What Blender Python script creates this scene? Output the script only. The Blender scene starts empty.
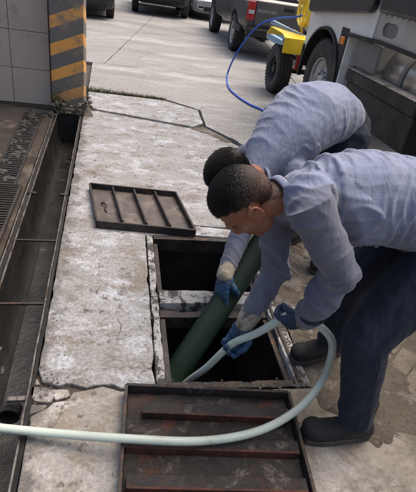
import bpy, bmesh, math, random
import numpy as np
from mathutils import Vector, Matrix, noise as mnoise
random.seed(7); rng = np.random.default_rng(7)
R_ = math.radians
S = bpy.context.scene
C = S.collection

# ------------------------------------------------------------------ camera
F_PX = 452.55
ROWS = [[0.9790385, -0.1482801, 0.13963034], [0.03863247, -0.53791422, -0.8421139], [0.19997788, 0.82985619, -0.52091031]]
EYE = Vector((0, 0, 1.6))
rt, dn, fw = (Vector(r) for r in ROWS)
cd = bpy.data.cameras.new('camera'); cam = bpy.data.objects.new('camera', cd); C.objects.link(cam)
m = Matrix.Identity(4)
for i in range(3):
    m[i][0] = rt[i]; m[i][1] = -dn[i]; m[i][2] = -fw[i]; m[i][3] = EYE[i]
cam.matrix_world = m
cd.sensor_fit = 'HORIZONTAL'; cd.sensor_width = 36; cd.lens = F_PX / 416 * 36; cd.clip_end = 2000; cd.clip_start = .05
S.camera = cam

# ------------------------------------------------------------------ light
SUN_EL, SUN_AZ = 66, 62          # azimuth measured from +y towards +x
w = bpy.data.worlds.new('World'); S.world = w; w.use_nodes = True
wn = w.node_tree.nodes; bg = wn['Background']
sky = wn.new('ShaderNodeTexSky'); sky.sky_type = 'NISHITA'; sky.sun_disc = False
sky.sun_elevation = R_(SUN_EL); sky.sun_rotation = R_(SUN_AZ); sky.air_density = 0.85; sky.dust_density = 7.0; sky.ozone_density = 0.4
w.node_tree.links.new(sky.outputs[0], bg.inputs[0]); bg.inputs[1].default_value = .15
sl = bpy.data.lights.new('sun', 'SUN'); sl.energy = 1.2; sl.angle = R_(45); sl.color = (1, .93, .83)
so = bpy.data.objects.new('sun', sl); C.objects.link(so)
sd = Vector((math.sin(R_(SUN_AZ)) * math.cos(R_(SUN_EL)), math.cos(R_(SUN_AZ)) * math.cos(R_(SUN_EL)), math.sin(R_(SUN_EL))))
so.rotation_euler = sd.to_track_quat('Z', 'Y').to_euler()
S.view_settings.view_transform = 'Standard'; S.view_settings.look = 'None'
S.view_settings.exposure = 0.78; S.view_settings.gamma = 1; S.view_settings.use_curve_mapping = False
S.render.engine = 'CYCLES'

# ------------------------------------------------------------------ pixel helpers: a pixel is only a direction
def ray(x, y):
    q = ((x - 208) / F_PX, (y - 246) / F_PX)
    return rt * q[0] + dn * q[1] + fw
def gz(x, y, z=0.0):
    v = ray(x, y); return EYE + v * ((z - EYE.z) / v.z)
def gy(x, y, Y):
    v = ray(x, y); return EYE + v * (Y / v.y)
def gx(x, y, X):
    v = ray(x, y); return EYE + v * (X / v.x)

# ------------------------------------------------------------------ materials
MATS = {}
def mk(name, c1, c2=None, scale=8, rough=(.6, .8), metal=0, bump=.3, bscale=60, c3=None, s3=3, t3=(.55, .7), stretch=(1, 1, 1), c4=None, s4=1, t4=(.5, .7),
       spec=.5, fine=None, bd=.01, detail=6, rs=None, trans=0, stretch3=(1, 1, 1), nr=.62, c5=None, s5=20, t5=(.6, .68)):
    if name in MATS: return MATS[name]
    mt = bpy.data.materials.new(name); mt.use_nodes = True; MATS[name] = mt
    nt = mt.node_tree; N = nt.nodes; L = nt.links; p = N['Principled BSDF']
    tc = N.new('ShaderNodeTexCoord')
    def mapped(st, off=0):
        mp = N.new('ShaderNodeMapping'); mp.inputs['Scale'].default_value = st; mp.inputs['Location'].default_value = (off, off * .7, off * .3)
        L.new(tc.outputs['Object'], mp.inputs[0]); return mp.outputs[0]
    def nz(sc, st, det=detail, off=0, dist=0.0):
        n = N.new('ShaderNodeTexNoise'); n.inputs['Scale'].default_value = sc; n.inputs['Detail'].default_value = det
        n.inputs['Roughness'].default_value = nr; n.inputs['Distortion'].default_value = dist
        L.new(mapped(st, off), n.inputs['Vector']); return n.outputs['Fac']
    def ramp(fac, a, b):
        r = N.new('ShaderNodeMapRange'); r.inputs[1].default_value = a; r.inputs[2].default_value = b; r.interpolation_type = 'SMOOTHSTEP'
        L.new(fac, r.inputs[0]); return r.outputs[0]
    def mix(fac, a, b):
        x = N.new('ShaderNodeMix'); x.data_type = 'RGBA'; L.new(fac, x.inputs[0])
        for k, v in ((6, a), (7, b)):
            if isinstance(v, tuple): x.inputs[k].default_value = (*v[:3], 1)
            else: L.new(v, x.inputs[k])
        return x.outputs[2]
    c2 = c2 or tuple(v * .75 for v in c1)
    f1 = nz(scale, stretch); col = mix(ramp(f1, .32, .68), c1, c2)
    if c3:
        f3 = nz(s3, stretch3, off=3.1, dist=.4); r3 = ramp(f3, *t3); col = mix(r3, col, c3)
    if c4:
        f4 = nz(s4, stretch, off=7.7, dist=.3); col = mix(ramp(f4, *t4), col, c4)
    if c5:
        f5 = nz(s5, (1, 1, 1), det=10, off=15.3); col = mix(ramp(f5, *t5), col, c5)
    if fine:
        ff = nz(fine[0], (1, 1, 1), det=3, off=5.0); g = ramp(ff, .35, .65)
        d = N.new('ShaderNodeMix'); d.data_type = 'RGBA'; d.blend_type = 'MULTIPLY'; d.inputs[0].default_value = fine[1]
        L.new(col, d.inputs[6]); cb = N.new('ShaderNodeCombineColor')
        for k in range(3): L.new(g, cb.inputs[k])
        L.new(cb.outputs[0], d.inputs[7]); col = d.outputs[2]
    L.new(col, p.inputs['Base Color'])
    fr = nz(rs or scale * .6, stretch, off=11); rr = N.new('ShaderNodeMapRange'); rr.inputs[1].default_value = .35; rr.inputs[2].default_value = .65
    rr.inputs[3].default_value, rr.inputs[4].default_value = rough; L.new(fr, rr.inputs[0]); L.new(rr.outputs[0], p.inputs['Roughness'])
    p.inputs['Metallic'].default_value = metal; p.inputs['Specular IOR Level'].default_value = spec
    if trans: p.inputs['Transmission Weight'].default_value = trans
    if bump:
        b = N.new('ShaderNodeBump'); b.inputs['Strength'].default_value = bump; b.inputs['Distance'].default_value = bd
        L.new(nz(bscale, (1, 1, 1), det=8, off=2), b.inputs['Height']); L.new(b.outputs[0], p.inputs['Normal'])
    mt['_col'] = 0
    return mt
def plain(name, c, rough=.5, metal=0, emit=0, coat=0, trans=0, spec=.5):
    if name in MATS: return MATS[name]
    mt = bpy.data.materials.new(name); mt.use_nodes = True; MATS[name] = mt; p = mt.node_tree.nodes['Principled BSDF']
    p.inputs['Base Color'].default_value = (*c, 1); p.inputs['Roughness'].default_value = rough; p.inputs['Metallic'].default_value = metal
    p.inputs['Coat Weight'].default_value = coat; p.inputs['Transmission Weight'].default_value = trans; p.inputs['Specular IOR Level'].default_value = spec
    return mt
def paint(name, c, rough=.3, dirt=(.12, .1, .08), amt=(.55, .8)):
    return mk(name, c, tuple(v * .86 for v in c), 3, (rough, rough + .2), 0, .06, 90, c3=dirt, s3=5, t3=amt)

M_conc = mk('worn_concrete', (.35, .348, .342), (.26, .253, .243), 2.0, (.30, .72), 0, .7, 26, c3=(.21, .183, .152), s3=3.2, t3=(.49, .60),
            stretch=(1, 1.5, 1), c4=(.46, .475, .505), s4=3.4, t4=(.49, .61), fine=(60, .42), bd=.012, stretch3=(1, 1.4, 1), rs=3, nr=.78, detail=12, c5=(.10, .09, .08), s5=11, t5=(.555, .62))  # bluish-white streaks: pale drag marks plus sky reflection put into the colour
M_conc_near = mk('near_concrete', (.38, .36, .33), (.30, .28, .25), 3, (.45, .8), 0, .75, 28, c3=(.27, .23, .18), s3=4, t3=(.50, .62), c4=(.48, .46, .43), s4=3, t4=(.5, .6), fine=(60, .3), bd=.012, nr=.76, detail=11,
            c5=(.12, .10, .08), s5=12, t5=(.56, .62))
M_conc_far = mk('yard_concrete', (.275, .268, .255), (.22, .213, .20), .9, (.55, .85), 0, .5, 10, c3=(.20, .185, .165), s3=1.3, t3=(.50, .66), stretch=(.7, 1.8, 1), c4=(.34, .335, .325), s4=.8, t4=(.5, .62), fine=(22, .25), stretch3=(.5, 1.7, 1),
            nr=.74, detail=11, c5=(.2, .18, .16), s5=5, t5=(.6, .68))
def muddy(mt):
    nt = mt.node_tree; N = nt.nodes; L = nt.links; p = N['Principled BSDF']; src = p.inputs['Base Color'].links[0].from_socket
    tc = N.new('ShaderNodeTexCoord'); sx = N.new('ShaderNodeSeparateXYZ'); L.new(tc.outputs['Object'], sx.inputs[0])
    ns = N.new('ShaderNodeTexNoise'); ns.inputs['Scale'].default_value = 5; ns.inputs['Detail'].default_value = 9; ns.inputs['Roughness'].default_value = .78; L.new(tc.outputs['Object'], ns.inputs[0])
    a = N.new('ShaderNodeMath'); a.operation = 'MULTIPLY_ADD'; L.new(sx.outputs[0], a.inputs[0]); a.inputs[1].default_value = .5; L.new(ns.outputs['Fac'], a.inputs[2])
    b = N.new('ShaderNodeMath'); b.operation = 'MULTIPLY_ADD'; L.new(sx.outputs[1], b.inputs[0]); b.inputs[1].default_value = .8; L.new(a.outputs[0], b.inputs[2])
    r = N.new('ShaderNodeMapRange'); r.inputs[1].default_value = 1.45; r.inputs[2].default_value = 1.85; r.inputs[4].default_value = .92; L.new(b.outputs[0], r.inputs[0])
    x = N.new('ShaderNodeMix'); x.data_type = 'RGBA'; L.new(r.outputs[0], x.inputs[0]); L.new(src, x.inputs[6]); L.new(x.outputs[2], p.inputs['Base Color'])
    n3 = N.new('ShaderNodeTexNoise'); n3.inputs['Scale'].default_value = 6.5; n3.inputs['Detail'].default_value = 11; n3.inputs['Roughness'].default_value = .78; L.new(tc.outputs['Object'], n3.inputs[0])
    r3 = N.new('ShaderNodeMapRange'); r3.inputs[1].default_value = .42; r3.inputs[2].default_value = .58; L.new(n3.outputs['Fac'], r3.inputs[0])
    y_ = N.new('ShaderNodeMix'); y_.data_type = 'RGBA'; L.new(r3.outputs[0], y_.inputs[0]); y_.inputs[6].default_value = (.10, .08, .058, 1); y_.inputs[7].default_value = (.25, .22, .18, 1); L.new(y_.outputs[2], x.inputs[7])
muddy(M_conc_near)
def cracks(mt, sc, wd, seed, thr):
    nt = mt.node_tree; N = nt.nodes; L = nt.links; p = N['Principled BSDF']; src = p.inputs['Base Color'].links[0].from_socket
    tc = N.new('ShaderNodeTexCoord'); ns = N.new('ShaderNodeTexNoise'); ns.inputs['Scale'].default_value = 6; ns.inputs['Detail'].default_value = 6; L.new(tc.outputs['Object'], ns.inputs[0])
    ad = N.new('ShaderNodeMix'); ad.data_type = 'RGBA'; ad.blend_type = 'LINEAR_LIGHT'; ad.inputs[0].default_value = .10; L.new(tc.outputs['Object'], ad.inputs[6]); L.new(ns.outputs['Color'], ad.inputs[7])
    mp = N.new('ShaderNodeMapping'); mp.inputs['Location'].default_value = (seed, seed * 1.7, 0); L.new(ad.outputs[2], mp.inputs[0])
    vo = N.new('ShaderNodeTexVoronoi'); vo.feature = 'DISTANCE_TO_EDGE'; vo.inputs['Scale'].default_value = sc; vo.voronoi_dimensions = '2D'; L.new(mp.outputs[0], vo.inputs['Vector'])
    r = N.new('ShaderNodeMapRange'); r.inputs[1].default_value = wd; r.inputs[2].default_value = wd * .3; L.new(vo.outputs['Distance'], r.inputs[0])
    n2 = N.new('ShaderNodeTexNoise'); n2.inputs['Scale'].default_value = 1.7; n2.inputs['Detail'].default_value = 3; L.new(mp.outputs[0], n2.inputs[0])
    r2 = N.new('ShaderNodeMapRange'); r2.inputs[1].default_value = thr; r2.inputs[2].default_value = thr + .08; L.new(n2.outputs['Fac'], r2.inputs[0])
    mu = N.new('ShaderNodeMath'); mu.operation = 'MULTIPLY'; L.new(r.outputs[0], mu.inputs[0]); L.new(r2.outputs[0], mu.inputs[1])
    x = N.new('ShaderNodeMix'); x.data_type = 'RGBA'; L.new(mu.outputs[0], x.inputs[0]); L.new(src, x.inputs[6]); x.inputs[7].default_value = (.06, .052, .045, 1); L.new(x.outputs[2], p.inputs['Base Color'])
def edge_grime(mt):
    """damp black grime that creeps in from the trench lip"""
    nt = mt.node_tree; N = nt.nodes; L = nt.links; p = N['Principled BSDF']; src = p.inputs['Base Color'].links[0].from_socket
    tc = N.new('ShaderNodeTexCoord'); sx = N.new('ShaderNodeSeparateXYZ'); L.new(tc.outputs['Object'], sx.inputs[0])
    ns = N.new('ShaderNodeTexNoise'); ns.inputs['Scale'].default_value = 7; ns.inputs['Detail'].default_value = 10; ns.inputs['Roughness'].default_value = .78; L.new(tc.outputs['Object'], ns.inputs[0])
    u = N.new('ShaderNodeMath'); u.operation = 'MULTIPLY_ADD'; L.new(sx.outputs[1], u.inputs[0]); u.inputs[1].default_value = .028; L.new(sx.outputs[0], u.inputs[2])   # x - lip + const
    v = N.new('ShaderNodeMath'); v.operation = 'MULTIPLY_ADD'; L.new(u.outputs[0], v.inputs[0]); v.inputs[1].default_value = -1.6; L.new(ns.outputs['Fac'], v.inputs[2])
    r = N.new('ShaderNodeMapRange'); r.inputs[1].default_value = .80; r.inputs[2].default_value = .95; r.inputs[4].default_value = .85; L.new(v.outputs[0], r.inputs[0])
    x = N.new('ShaderNodeMix'); x.data_type = 'RGBA'; L.new(r.outputs[0], x.inputs[0]); L.new(src, x.inputs[6]); x.inputs[7].default_value = (.075, .066, .056, 1); L.new(x.outputs[2], p.inputs['Base Color'])
edge_grime(M_conc); edge_grime(M_conc_near)
cracks(M_conc, 1.3, .006, 2.3, .50); cracks(M_conc_near, 1.6, .006, 5.1, .50); cracks(M_conc_far, .45, .003, 1.1, .48)
M_soil = mk('dark_soil', (.07, .055, .04), (.035, .028, .02), 20, (.7, .95), 0, .9, 60)
M_mud = mk('dry_mud', (.17, .14, .105), (.105, .083, .06), 5, (.5, .9), 0, 1.0, 40, nr=.76, detail=11, c3=(.27, .245, .21), s3=5, t3=(.51, .60), c4=(.055, .043, .032), s4=5, t4=(.54, .62), fine=(70, .3), bd=.02)
M_paver = mk('mud_paver', (.19, .158, .122), (.12, .096, .07), 7, (.6, .9), 0, .8, 50, nr=.74, c3=(.09, .07, .05), s3=5, t3=(.5, .65), fine=(90, .4))
M_wetfloor = mk('wet_bay_floor', (.058, .046, .036), (.034, .028, .023), 2.5, (.15, .45), 0, .25, 30, c3=(.12, .10, .08), s3=4, t3=(.5, .7))
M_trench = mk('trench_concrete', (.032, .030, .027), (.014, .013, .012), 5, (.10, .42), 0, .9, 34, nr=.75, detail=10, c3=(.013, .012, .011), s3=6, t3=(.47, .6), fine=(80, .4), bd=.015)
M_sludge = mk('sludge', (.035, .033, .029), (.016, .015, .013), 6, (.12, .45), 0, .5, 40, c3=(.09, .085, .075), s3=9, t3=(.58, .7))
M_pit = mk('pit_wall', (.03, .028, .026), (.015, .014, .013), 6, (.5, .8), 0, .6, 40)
M_steel_old = mk('old_steel', (.05, .043, .038), (.028, .024, .022), 12, (.35, .7), .35, .5, 80, c3=(.10, .05, .028), s3=9, t3=(.55, .68), fine=(120, .3))
M_rail = mk('worn_rail', (.17, .16, .15), (.07, .062, .055), 14, (.35, .65), .3, .5, 80, c3=(.06, .035, .022), s3=10, t3=(.5, .65))
M_rust = mk('rusty_steel', (.15, .05, .028), (.04, .02, .014), 9, (.35, .7), .2, .7, 50, nr=.76, detail=11, c3=(.03, .022, .02), s3=7, t3=(.5, .65), stretch=(1, 3, 1), fine=(110, .4))
M_plate = mk('sludgy_plate', (.055, .046, .041), (.026, .021, .018), 7, (.12, .5), .15, .8, 40, nr=.78, detail=11, c3=(.17, .145, .125), s3=6, t3=(.52, .62), c4=(.11, .042, .024), s4=5, t4=(.54, .64), fine=(100, .4))
M_plate2 = mk('dusty_plate', (.10, .08, .07), (.055, .045, .04), 8, (.45, .75), .1, .6, 55, c3=(.16, .13, .11), s3=6, t3=(.52, .66))
M_flake = mk('flaking_coat', (.50, .50, .49), (.36, .35, .34), 9, (.45, .7), 0, .7, 50, nr=.76, detail=11, c3=(.06, .054, .048), s3=9, t3=(.46, .55), fine=(90, .3), bd=.015)
M_tile = mk('wall_tile', (.43, .36, .30), (.38, .315, .26), 2, (.35, .55), 0, .1, 60, c3=(.22, .19, .16), s3=3, t3=(.6, .78))
M_grout = mk('grout', (.12, .1, .085), None, 12, (.8, .9))
M_moss = mk('moss', (.07, .075, .02), (.035, .04, .012), 15, (.8, .95), 0, .5, 80)
M_rubble = mk('rubble', (.13, .11, .085), (.06, .05, .038), 14, (.7, .9), 0, .7, 50, c3=(.045, .05, .02), s3=9, t3=(.55, .65))
M_caked = mk('caked_dirt', (.05, .044, .036), (.026, .023, .019), 14, (.6, .9), 0, .7, 50)
M_tyre = mk('tyre_rubber', (.02, .02, .02), (.03, .028, .026), 12, (.6, .85), 0, .2, 60, c3=(.06, .055, .05), s3=7, t3=(.6, .8))
M_black = mk('black_plastic', (.012, .012, .013), (.018, .017, .017), 10, (.4, .65), 0, .1, 60, spec=.3)
M_rim = mk('steel_rim', (.45, .45, .46), (.3, .3, .3), 10, (.3, .5), .7, .1, 60)
M_glass = plain('dark_glass', (.02, .025, .03), .06, 0, spec=.6)
M_red = plain('red_lens', (.32, .014, .012), .15, coat=.6)
M_amber = plain('amber_lens', (.8, .24, .02), .2, coat=.5)
M_clear = plain('clear_lens', (.6, .6, .6), .1, .4, coat=.5)

# ------------------------------------------------------------------ mesh helpers
class MB:
    def __init__(s): s.v = []; s.f = []
    def add(s, vs, fs):
        o = len(s.v); s.v += [tuple(v) for v in vs]; s.f += [tuple(i + o for i in f) for f in fs]; return s
    def box(s, c, d, rot=None, taper=1.0):
        c = Vector(c); vs = []
        for z in (-.5, .5):
            t = taper if z > 0 else 1.0
            for x, y in ((-.5, -.5), (.5, -.5), (.5, .5), (-.5, .5)):
                p = Vector((x * d[0] * t, y * d[1] * t, z * d[2]))
                vs.append(c + (rot @ p if rot is not None else p))
        return s.add(vs, [(3, 2, 1, 0), (4, 5, 6, 7), (0, 1, 5, 4), (1, 2, 6, 5), (2, 3, 7, 6), (3, 0, 4, 7)])
    def bar(s, a, b, wd, ht, up=(0, 0, 1)):
        a = Vector(a); b = Vector(b); d = b - a; x = d.normalized(); y = Vector(up).cross(x).normalized(); z = x.cross(y)
        return s.box((a + b) / 2, (d.length, wd, ht), Matrix((x, y, z)).transposed())
    def prism(s, poly, z0, z1):
        n = len(poly); vs = [(p[0], p[1], z0) for p in poly] + [(p[0], p[1], z1) for p in poly]
        return s.add(vs, [tuple(reversed(range(n))), tuple(range(n, 2 * n))] + [(i, (i + 1) % n, n + (i + 1) % n, n + i) for i in range(n)])
    def extrude_x(s, poly, x0, x1):          # poly of (y, z)
        n = len(poly); vs = [(x0, p[0], p[1]) for p in poly] + [(x1, p[0], p[1]) for p in poly]
        return s.add(vs, [tuple(range(n)), tuple(reversed(range(n, 2 * n)))] + [(i, n + i, n + (i + 1) % n, (i + 1) % n) for i in range(n)])
    def sweep(s, pts, rad, ref=(0, 0, 1), n=16, dome=True, power=2.0):
        pts = [Vector(p) for p in pts]; rad = [(r, r) if not isinstance(r, (tuple, list)) else r for r in rad]
        T = []
        for i in range(len(pts)):
            T.append((pts[min(i + 1, len(pts) - 1)] - pts[max(i - 1, 0)]).normalized())
        P, Q, TT = list(pts), list(rad), list(T)
        if dome:
            def cap(p, r, t, sg):
                o = []
                for a in (75, 50, 25):
                    c, si = math.cos(R_(a)), math.sin(R_(a)); k = min(r)
                    o.append((p + t * sg * si * k * .8, (r[0] * c, r[1] * c)))
                return o
            a = cap(pts[0], rad[0], T[0], -1); b = cap(pts[-1], rad[-1], T[-1], 1)[::-1]
            P = [q[0] for q in a] + P + [q[0] for q in b]; Q = [q[1] for q in a] + Q + [q[1] for q in b]
            TT = [T[0]] * 3 + TT + [T[-1]] * 3
        vs = []; prev = None
        for p, r, t in zip(P, Q, TT):
            rf = Vector(ref) if prev is None else prev
            side = t.cross(rf)
            if side.length < 1e-4: side = t.cross(Vector((1, 0, 0)))
            side.normalize(); up = side.cross(t).normalized(); prev = up
            for k in range(n):
                a = 2 * math.pi * k / n; ca, sa = math.cos(a), math.sin(a)
                if power != 2.0:
                    ca = math.copysign(abs(ca) ** (2 / power), ca); sa = math.copysign(abs(sa) ** (2 / power), sa)
                vs.append(p + side * ca * r[0] + up * sa * r[1])
        fs = []
        for i in range(len(P) - 1):
            for k in range(n):
                fs.append((i * n + k, i * n + (k + 1) % n, (i + 1) * n + (k + 1) % n, (i + 1) * n + k))
        fs.append(tuple(reversed(range(n)))); fs.append(tuple(range((len(P) - 1) * n, len(P) * n)))
        return s.add(vs, fs)
    def ell(s, c, r, rot=None, nu=16, nv=10):
        c = Vector(c); vs = []; fs = []
        for j in range(1, nv):
            th = math.pi * j / nv
            for i in range(nu):
                a = 2 * math.pi * i / nu
                p = Vector((r[0] * math.sin(th) * math.cos(a), r[1] * math.sin(th) * math.sin(a), r[2] * math.cos(th)))
                vs.append(c + (rot @ p if rot is not None else p))
        for sg in (1, -1):
            p = Vector((0, 0, r[2] * sg)); vs.append(c + (rot @ p if rot is not None else p))
        for j in range(nv - 2):
            for i in range(nu):
                fs.append((j * nu + i, (j + 1) * nu + i, (j + 1) * nu + (i + 1) % nu, j * nu + (i + 1) % nu))
        t, b = len(vs) - 2, len(vs) - 1
        for i in range(nu):
            fs.append((t, i, (i + 1) % nu)); fs.append((b, (nv - 2) * nu + (i + 1) % nu, (nv - 2) * nu + i))
        return s.add(vs, fs)
    def lathe(s, prof, c, axis='x', n=32, closed=True):   # prof of (radius, offset along axis)
        c = Vector(c); vs = []; m_ = len(prof); fs = []
        for k in range(n):
            a = 2 * math.pi * k / n; ca, sa = math.cos(a), math.sin(a)
            for r, h in prof:
                vs.append(c + (Vector((h, r * ca, r * sa)) if axis == 'x' else Vector((r * ca, r * sa, h)) if axis == 'z' else Vector((r * sa, h, r * ca))))
        for k in range(n):
            for j in range(m_ if closed else m_ - 1):
                fs.append((k * m_ + j, k * m_ + (j + 1) % m_, ((k + 1) % n) * m_ + (j + 1) % m_, ((k + 1) % n) * m_ + j))
        return s.add(vs, fs)
    def build(s, name, mat, parent=None, smooth=False, bevel=0, seg=2, ang=35):
        me = bpy.data.meshes.new(name); me.from_pydata(s.v, [], s.f)
        bm = bmesh.new(); bm.from_mesh(me); bmesh.ops.recalc_face_normals(bm, faces=bm.faces[:]); bm.to_mesh(me); bm.free()
        me.update(); me.materials.append(mat)
        if smooth: me.polygons.foreach_set('use_smooth', [True] * len(me.polygons))
        o = bpy.data.objects.new(name, me); C.objects.link(o)
        if parent is not None: attach(o, parent)
        if bevel:
            b = o.modifiers.new('bevel', 'BEVEL'); b.width = bevel; b.segments = seg; b.limit_method = 'ANGLE'; b.angle_limit = R_(ang)
            if smooth is None: pass
        return o
def world_of(o):
    mt = Matrix.LocRotScale(o.location, o.rotation_euler, o.scale)
    return (world_of(o.parent) @ o.matrix_parent_inverse @ mt) if o.parent else mt
def attach(o, parent):
    o.parent = parent; o.matrix_parent_inverse = world_of(parent).inverted()
def tag(o, label=None, cat=None, group=None, kind=None):
    for k, v in (('label', label), ('category', cat), ('group', group), ('kind', kind)):
        if v: o[k] = v
    return o
def thing(name, label, cat, loc=(0, 0, 0), group=None):
    o = bpy.data.objects.new(name, None); C.objects.link(o); o.location = loc; o.empty_display_size = .1
    return tag(o, label, cat, group)
def inst(src, name, parent, mat4):
    o = bpy.data.objects.new(name, src.data if hasattr(src, 'data') else src); C.objects.link(o)
    if parent is not None: attach(o, parent)
    o.matrix_world = mat4; o.matrix_basis = (world_of(parent) @ o.matrix_parent_inverse).inverted() @ mat4 if parent is not None else mat4
    return o
def smooth_by_angle(o, ang=40):
    me = o.data
    me.polygons.foreach_set('use_smooth', [True] * len(me.polygons))
    bm = bmesh.new(); bm.from_mesh(me)
    for e in bm.edges:
        if len(e.link_faces) == 2 and e.calc_face_angle(0) > R_(ang): e.smooth = False
    bm.to_mesh(me); bm.free(); return o
def rough_outline(poly, step=.03, amp=.004, chip=.012, seed=0, closed=True):
    out = []; n = len(poly)
    for i in range(n):
        a = Vector(poly[i]).to_2d(); b = Vector(poly[(i + 1) % n]).to_2d(); d = b - a; L = d.length
        k = max(1, int(L / step)); nn = Vector((-d.y, d.x)).normalized() if L > 0 else Vector((0, 0))
        for j in range(k):
            t = j / k; p = a + d * t
            if 0 < j:
                q = Vector((p.x * 14, p.y * 14, seed)); h = mnoise.noise(q) * amp * 2
                c = mnoise.noise(Vector((p.x * 7, p.y * 7, seed + 9)))
                if c > .28: h += (c - .28) * chip * 3
                p = p + nn * abs(h)
            out.append((p.x, p.y))
    return out
def slab(name, poly, z1, th, mat, parent, seed=0, amp=.004, chip=.012, step=.03, bev=.006):
    return MB().prism(rough_outline(poly, step, amp, chip, seed), z1 - th, z1).build(name, mat, parent, bevel=bev, seg=2)
def curve_pts(ctrl, n=12):
    ctrl = [Vector(c) for c in ctrl]; out = []
    for i in range(len(ctrl) - 1):
        p0 = ctrl[max(i - 1, 0)]; p1 = ctrl[i]; p2 = ctrl[i + 1]; p3 = ctrl[min(i + 2, len(ctrl) - 1)]
        for k in range(n):
            t = k / n
            out.append(.5 * ((2 * p1) + (p2 - p0) * t + (2 * p0 - 5 * p1 + 4 * p2 - p3) * t * t + (3 * p1 - p0 - 3 * p2 + p3) * t ** 3))
    out.append(ctrl[-1]); return out
def nz3(p, s, o=0): return mnoise.noise(Vector((p[0] * s + o, p[1] * s + o * .7, p[2] * s - o)))

def rock(mb, c, r):
    bm = bmesh.new(); c = Vector(c)
    for _ in range(11):
        v = Vector((random.gauss(0, 1), random.gauss(0, 1), random.gauss(0, 1))).normalized(); bm.verts.new(c + Vector((v.x * r[0], v.y * r[1], v.z * r[2])))
    res = bmesh.ops.convex_hull(bm, input=bm.verts[:]); bm.verts.index_update()
    used = [v for v in bm.verts if v.link_faces]; ix = {v: i for i, v in enumerate(used)}
    mb.add([v.co[:] for v in used], [tuple(ix[v] for v in f.verts) for f in bm.faces]); bm.free()
# ------------------------------------------------------------------ ground
def tx(y): return -.30 - .028 * y          # right lip of the trench
def tl(y): return tx(y) - .235             # left lip
PX0, PX1, PY0, PY1 = .20, .93, 1.34, 2.66  # pit frame, outer
XB = [-400, -.80, -.28, PX0 - .02, PX1 + .02, 400]; YB = [-400, -2.0, PY0 - .02, PY1 + .02, 5.2, 400]
g = MB(); gi = {}
for i, x in enumerate(XB):
    for j, y in enumerate(YB): gi[i, j] = len(g.v); g.v.append((x, y, -.05))
for i in range(5):
    for j in range(5):
        if (i == 1 and 1 <= j <= 3) or (i == 3 and j == 2): continue
        g.f.append((gi[i, j], gi[i + 1, j], gi[i + 1, j + 1], gi[i, j + 1]))
ground = tag(g.build('ground', M_soil), kind='structure')

apron = bpy.data.objects.new('concrete_apron', None); C.objects.link(apron); apron['kind'] = 'structure'
G2 = lambda *a: gz(*a).to_2d()
crack = [(tx(1.46) + .028, 1.47), (-.285, 1.395), (-.22, 1.375), (-.17, 1.385), (-.10, 1.36), (-.03, 1.375), (.05, 1.352), (.12, 1.362), (PX0, 1.345)]
gap = .006
near = [(tx(-2) + .028, -2), (4.0, -2), (4.0, .98), (2.4, 1.02), (1.5, 1.05), (1.12, 1.10), (PX1, 1.22), (PX1, PY0 - .003), (PX0, PY0 - .003)] + \
       [(x, y - gap * (1.0 + .6 * math.sin(x * 40))) for x, y in crack[::-1][1:4]] + [(-.150, 1.345), (-.165, 1.312), (-.225, 1.295), (-.245, 1.268), (-.285, 1.245), (tx(1.22) + .028, 1.225)]
slab('slab', near, 0, .09, M_conc_near, apron, 1)
left = [(x, y + gap) for x, y in crack] + [(PX0 - .004, PY1), (.33, PY1 + .01), (.5, 2.70), (.55, 2.83), (.98, 2.79), (1.30, 2.77), (1.32, 4.55), (1.10, 4.86), (.82, 5.17), (.54, 5.36), (tx(5.2) + .028, 5.43)]
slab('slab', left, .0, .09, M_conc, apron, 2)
MB().add([(-.308, 1.15, -.020), (PX0 - .02, 1.28, -.020), (PX0 - .02, 1.42, -.020), (-.314, 1.55, -.020)], [(0, 1, 2, 3)]).build('crack_dirt', M_soil, apron)
# broken bits between trench and crack
for k, pl in enumerate([[(-.325, 1.385), (-.255, 1.37), (-.225, 1.345), (-.235, 1.30), (-.30, 1.305), (-.325, 1.34)],
                        [(-.322, 1.44), (-.29, 1.395), (-.325, 1.395)], [(-.325, 1.295), (-.25, 1.292), (-.262, 1.268), (-.322, 1.245)],
                        [(-.245, 1.365), (-.175, 1.362), (-.16, 1.325), (-.222, 1.31)]]):
    slab('broken_chunk', pl, -.004 - .004 * (k % 3), .06, M_conc_near, apron, 10 + k, .003, .006, .015, .004)
mid = [(.56, 2.822), (PX1 + .0, 2.782), (PX1, PY1 + .012), (.52, 2.695)]
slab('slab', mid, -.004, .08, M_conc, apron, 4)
# lifted narrow slab along the mossy joint
lift = [G2(88, 93), G2(165, 102), G2(198, 112), G2(203, 125), G2(193, 128.5), G2(88, 109.3)]
slab('lifted_slab', lift[::-1], .022, .11, M_conc, apron, 5, .006, .02)
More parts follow.
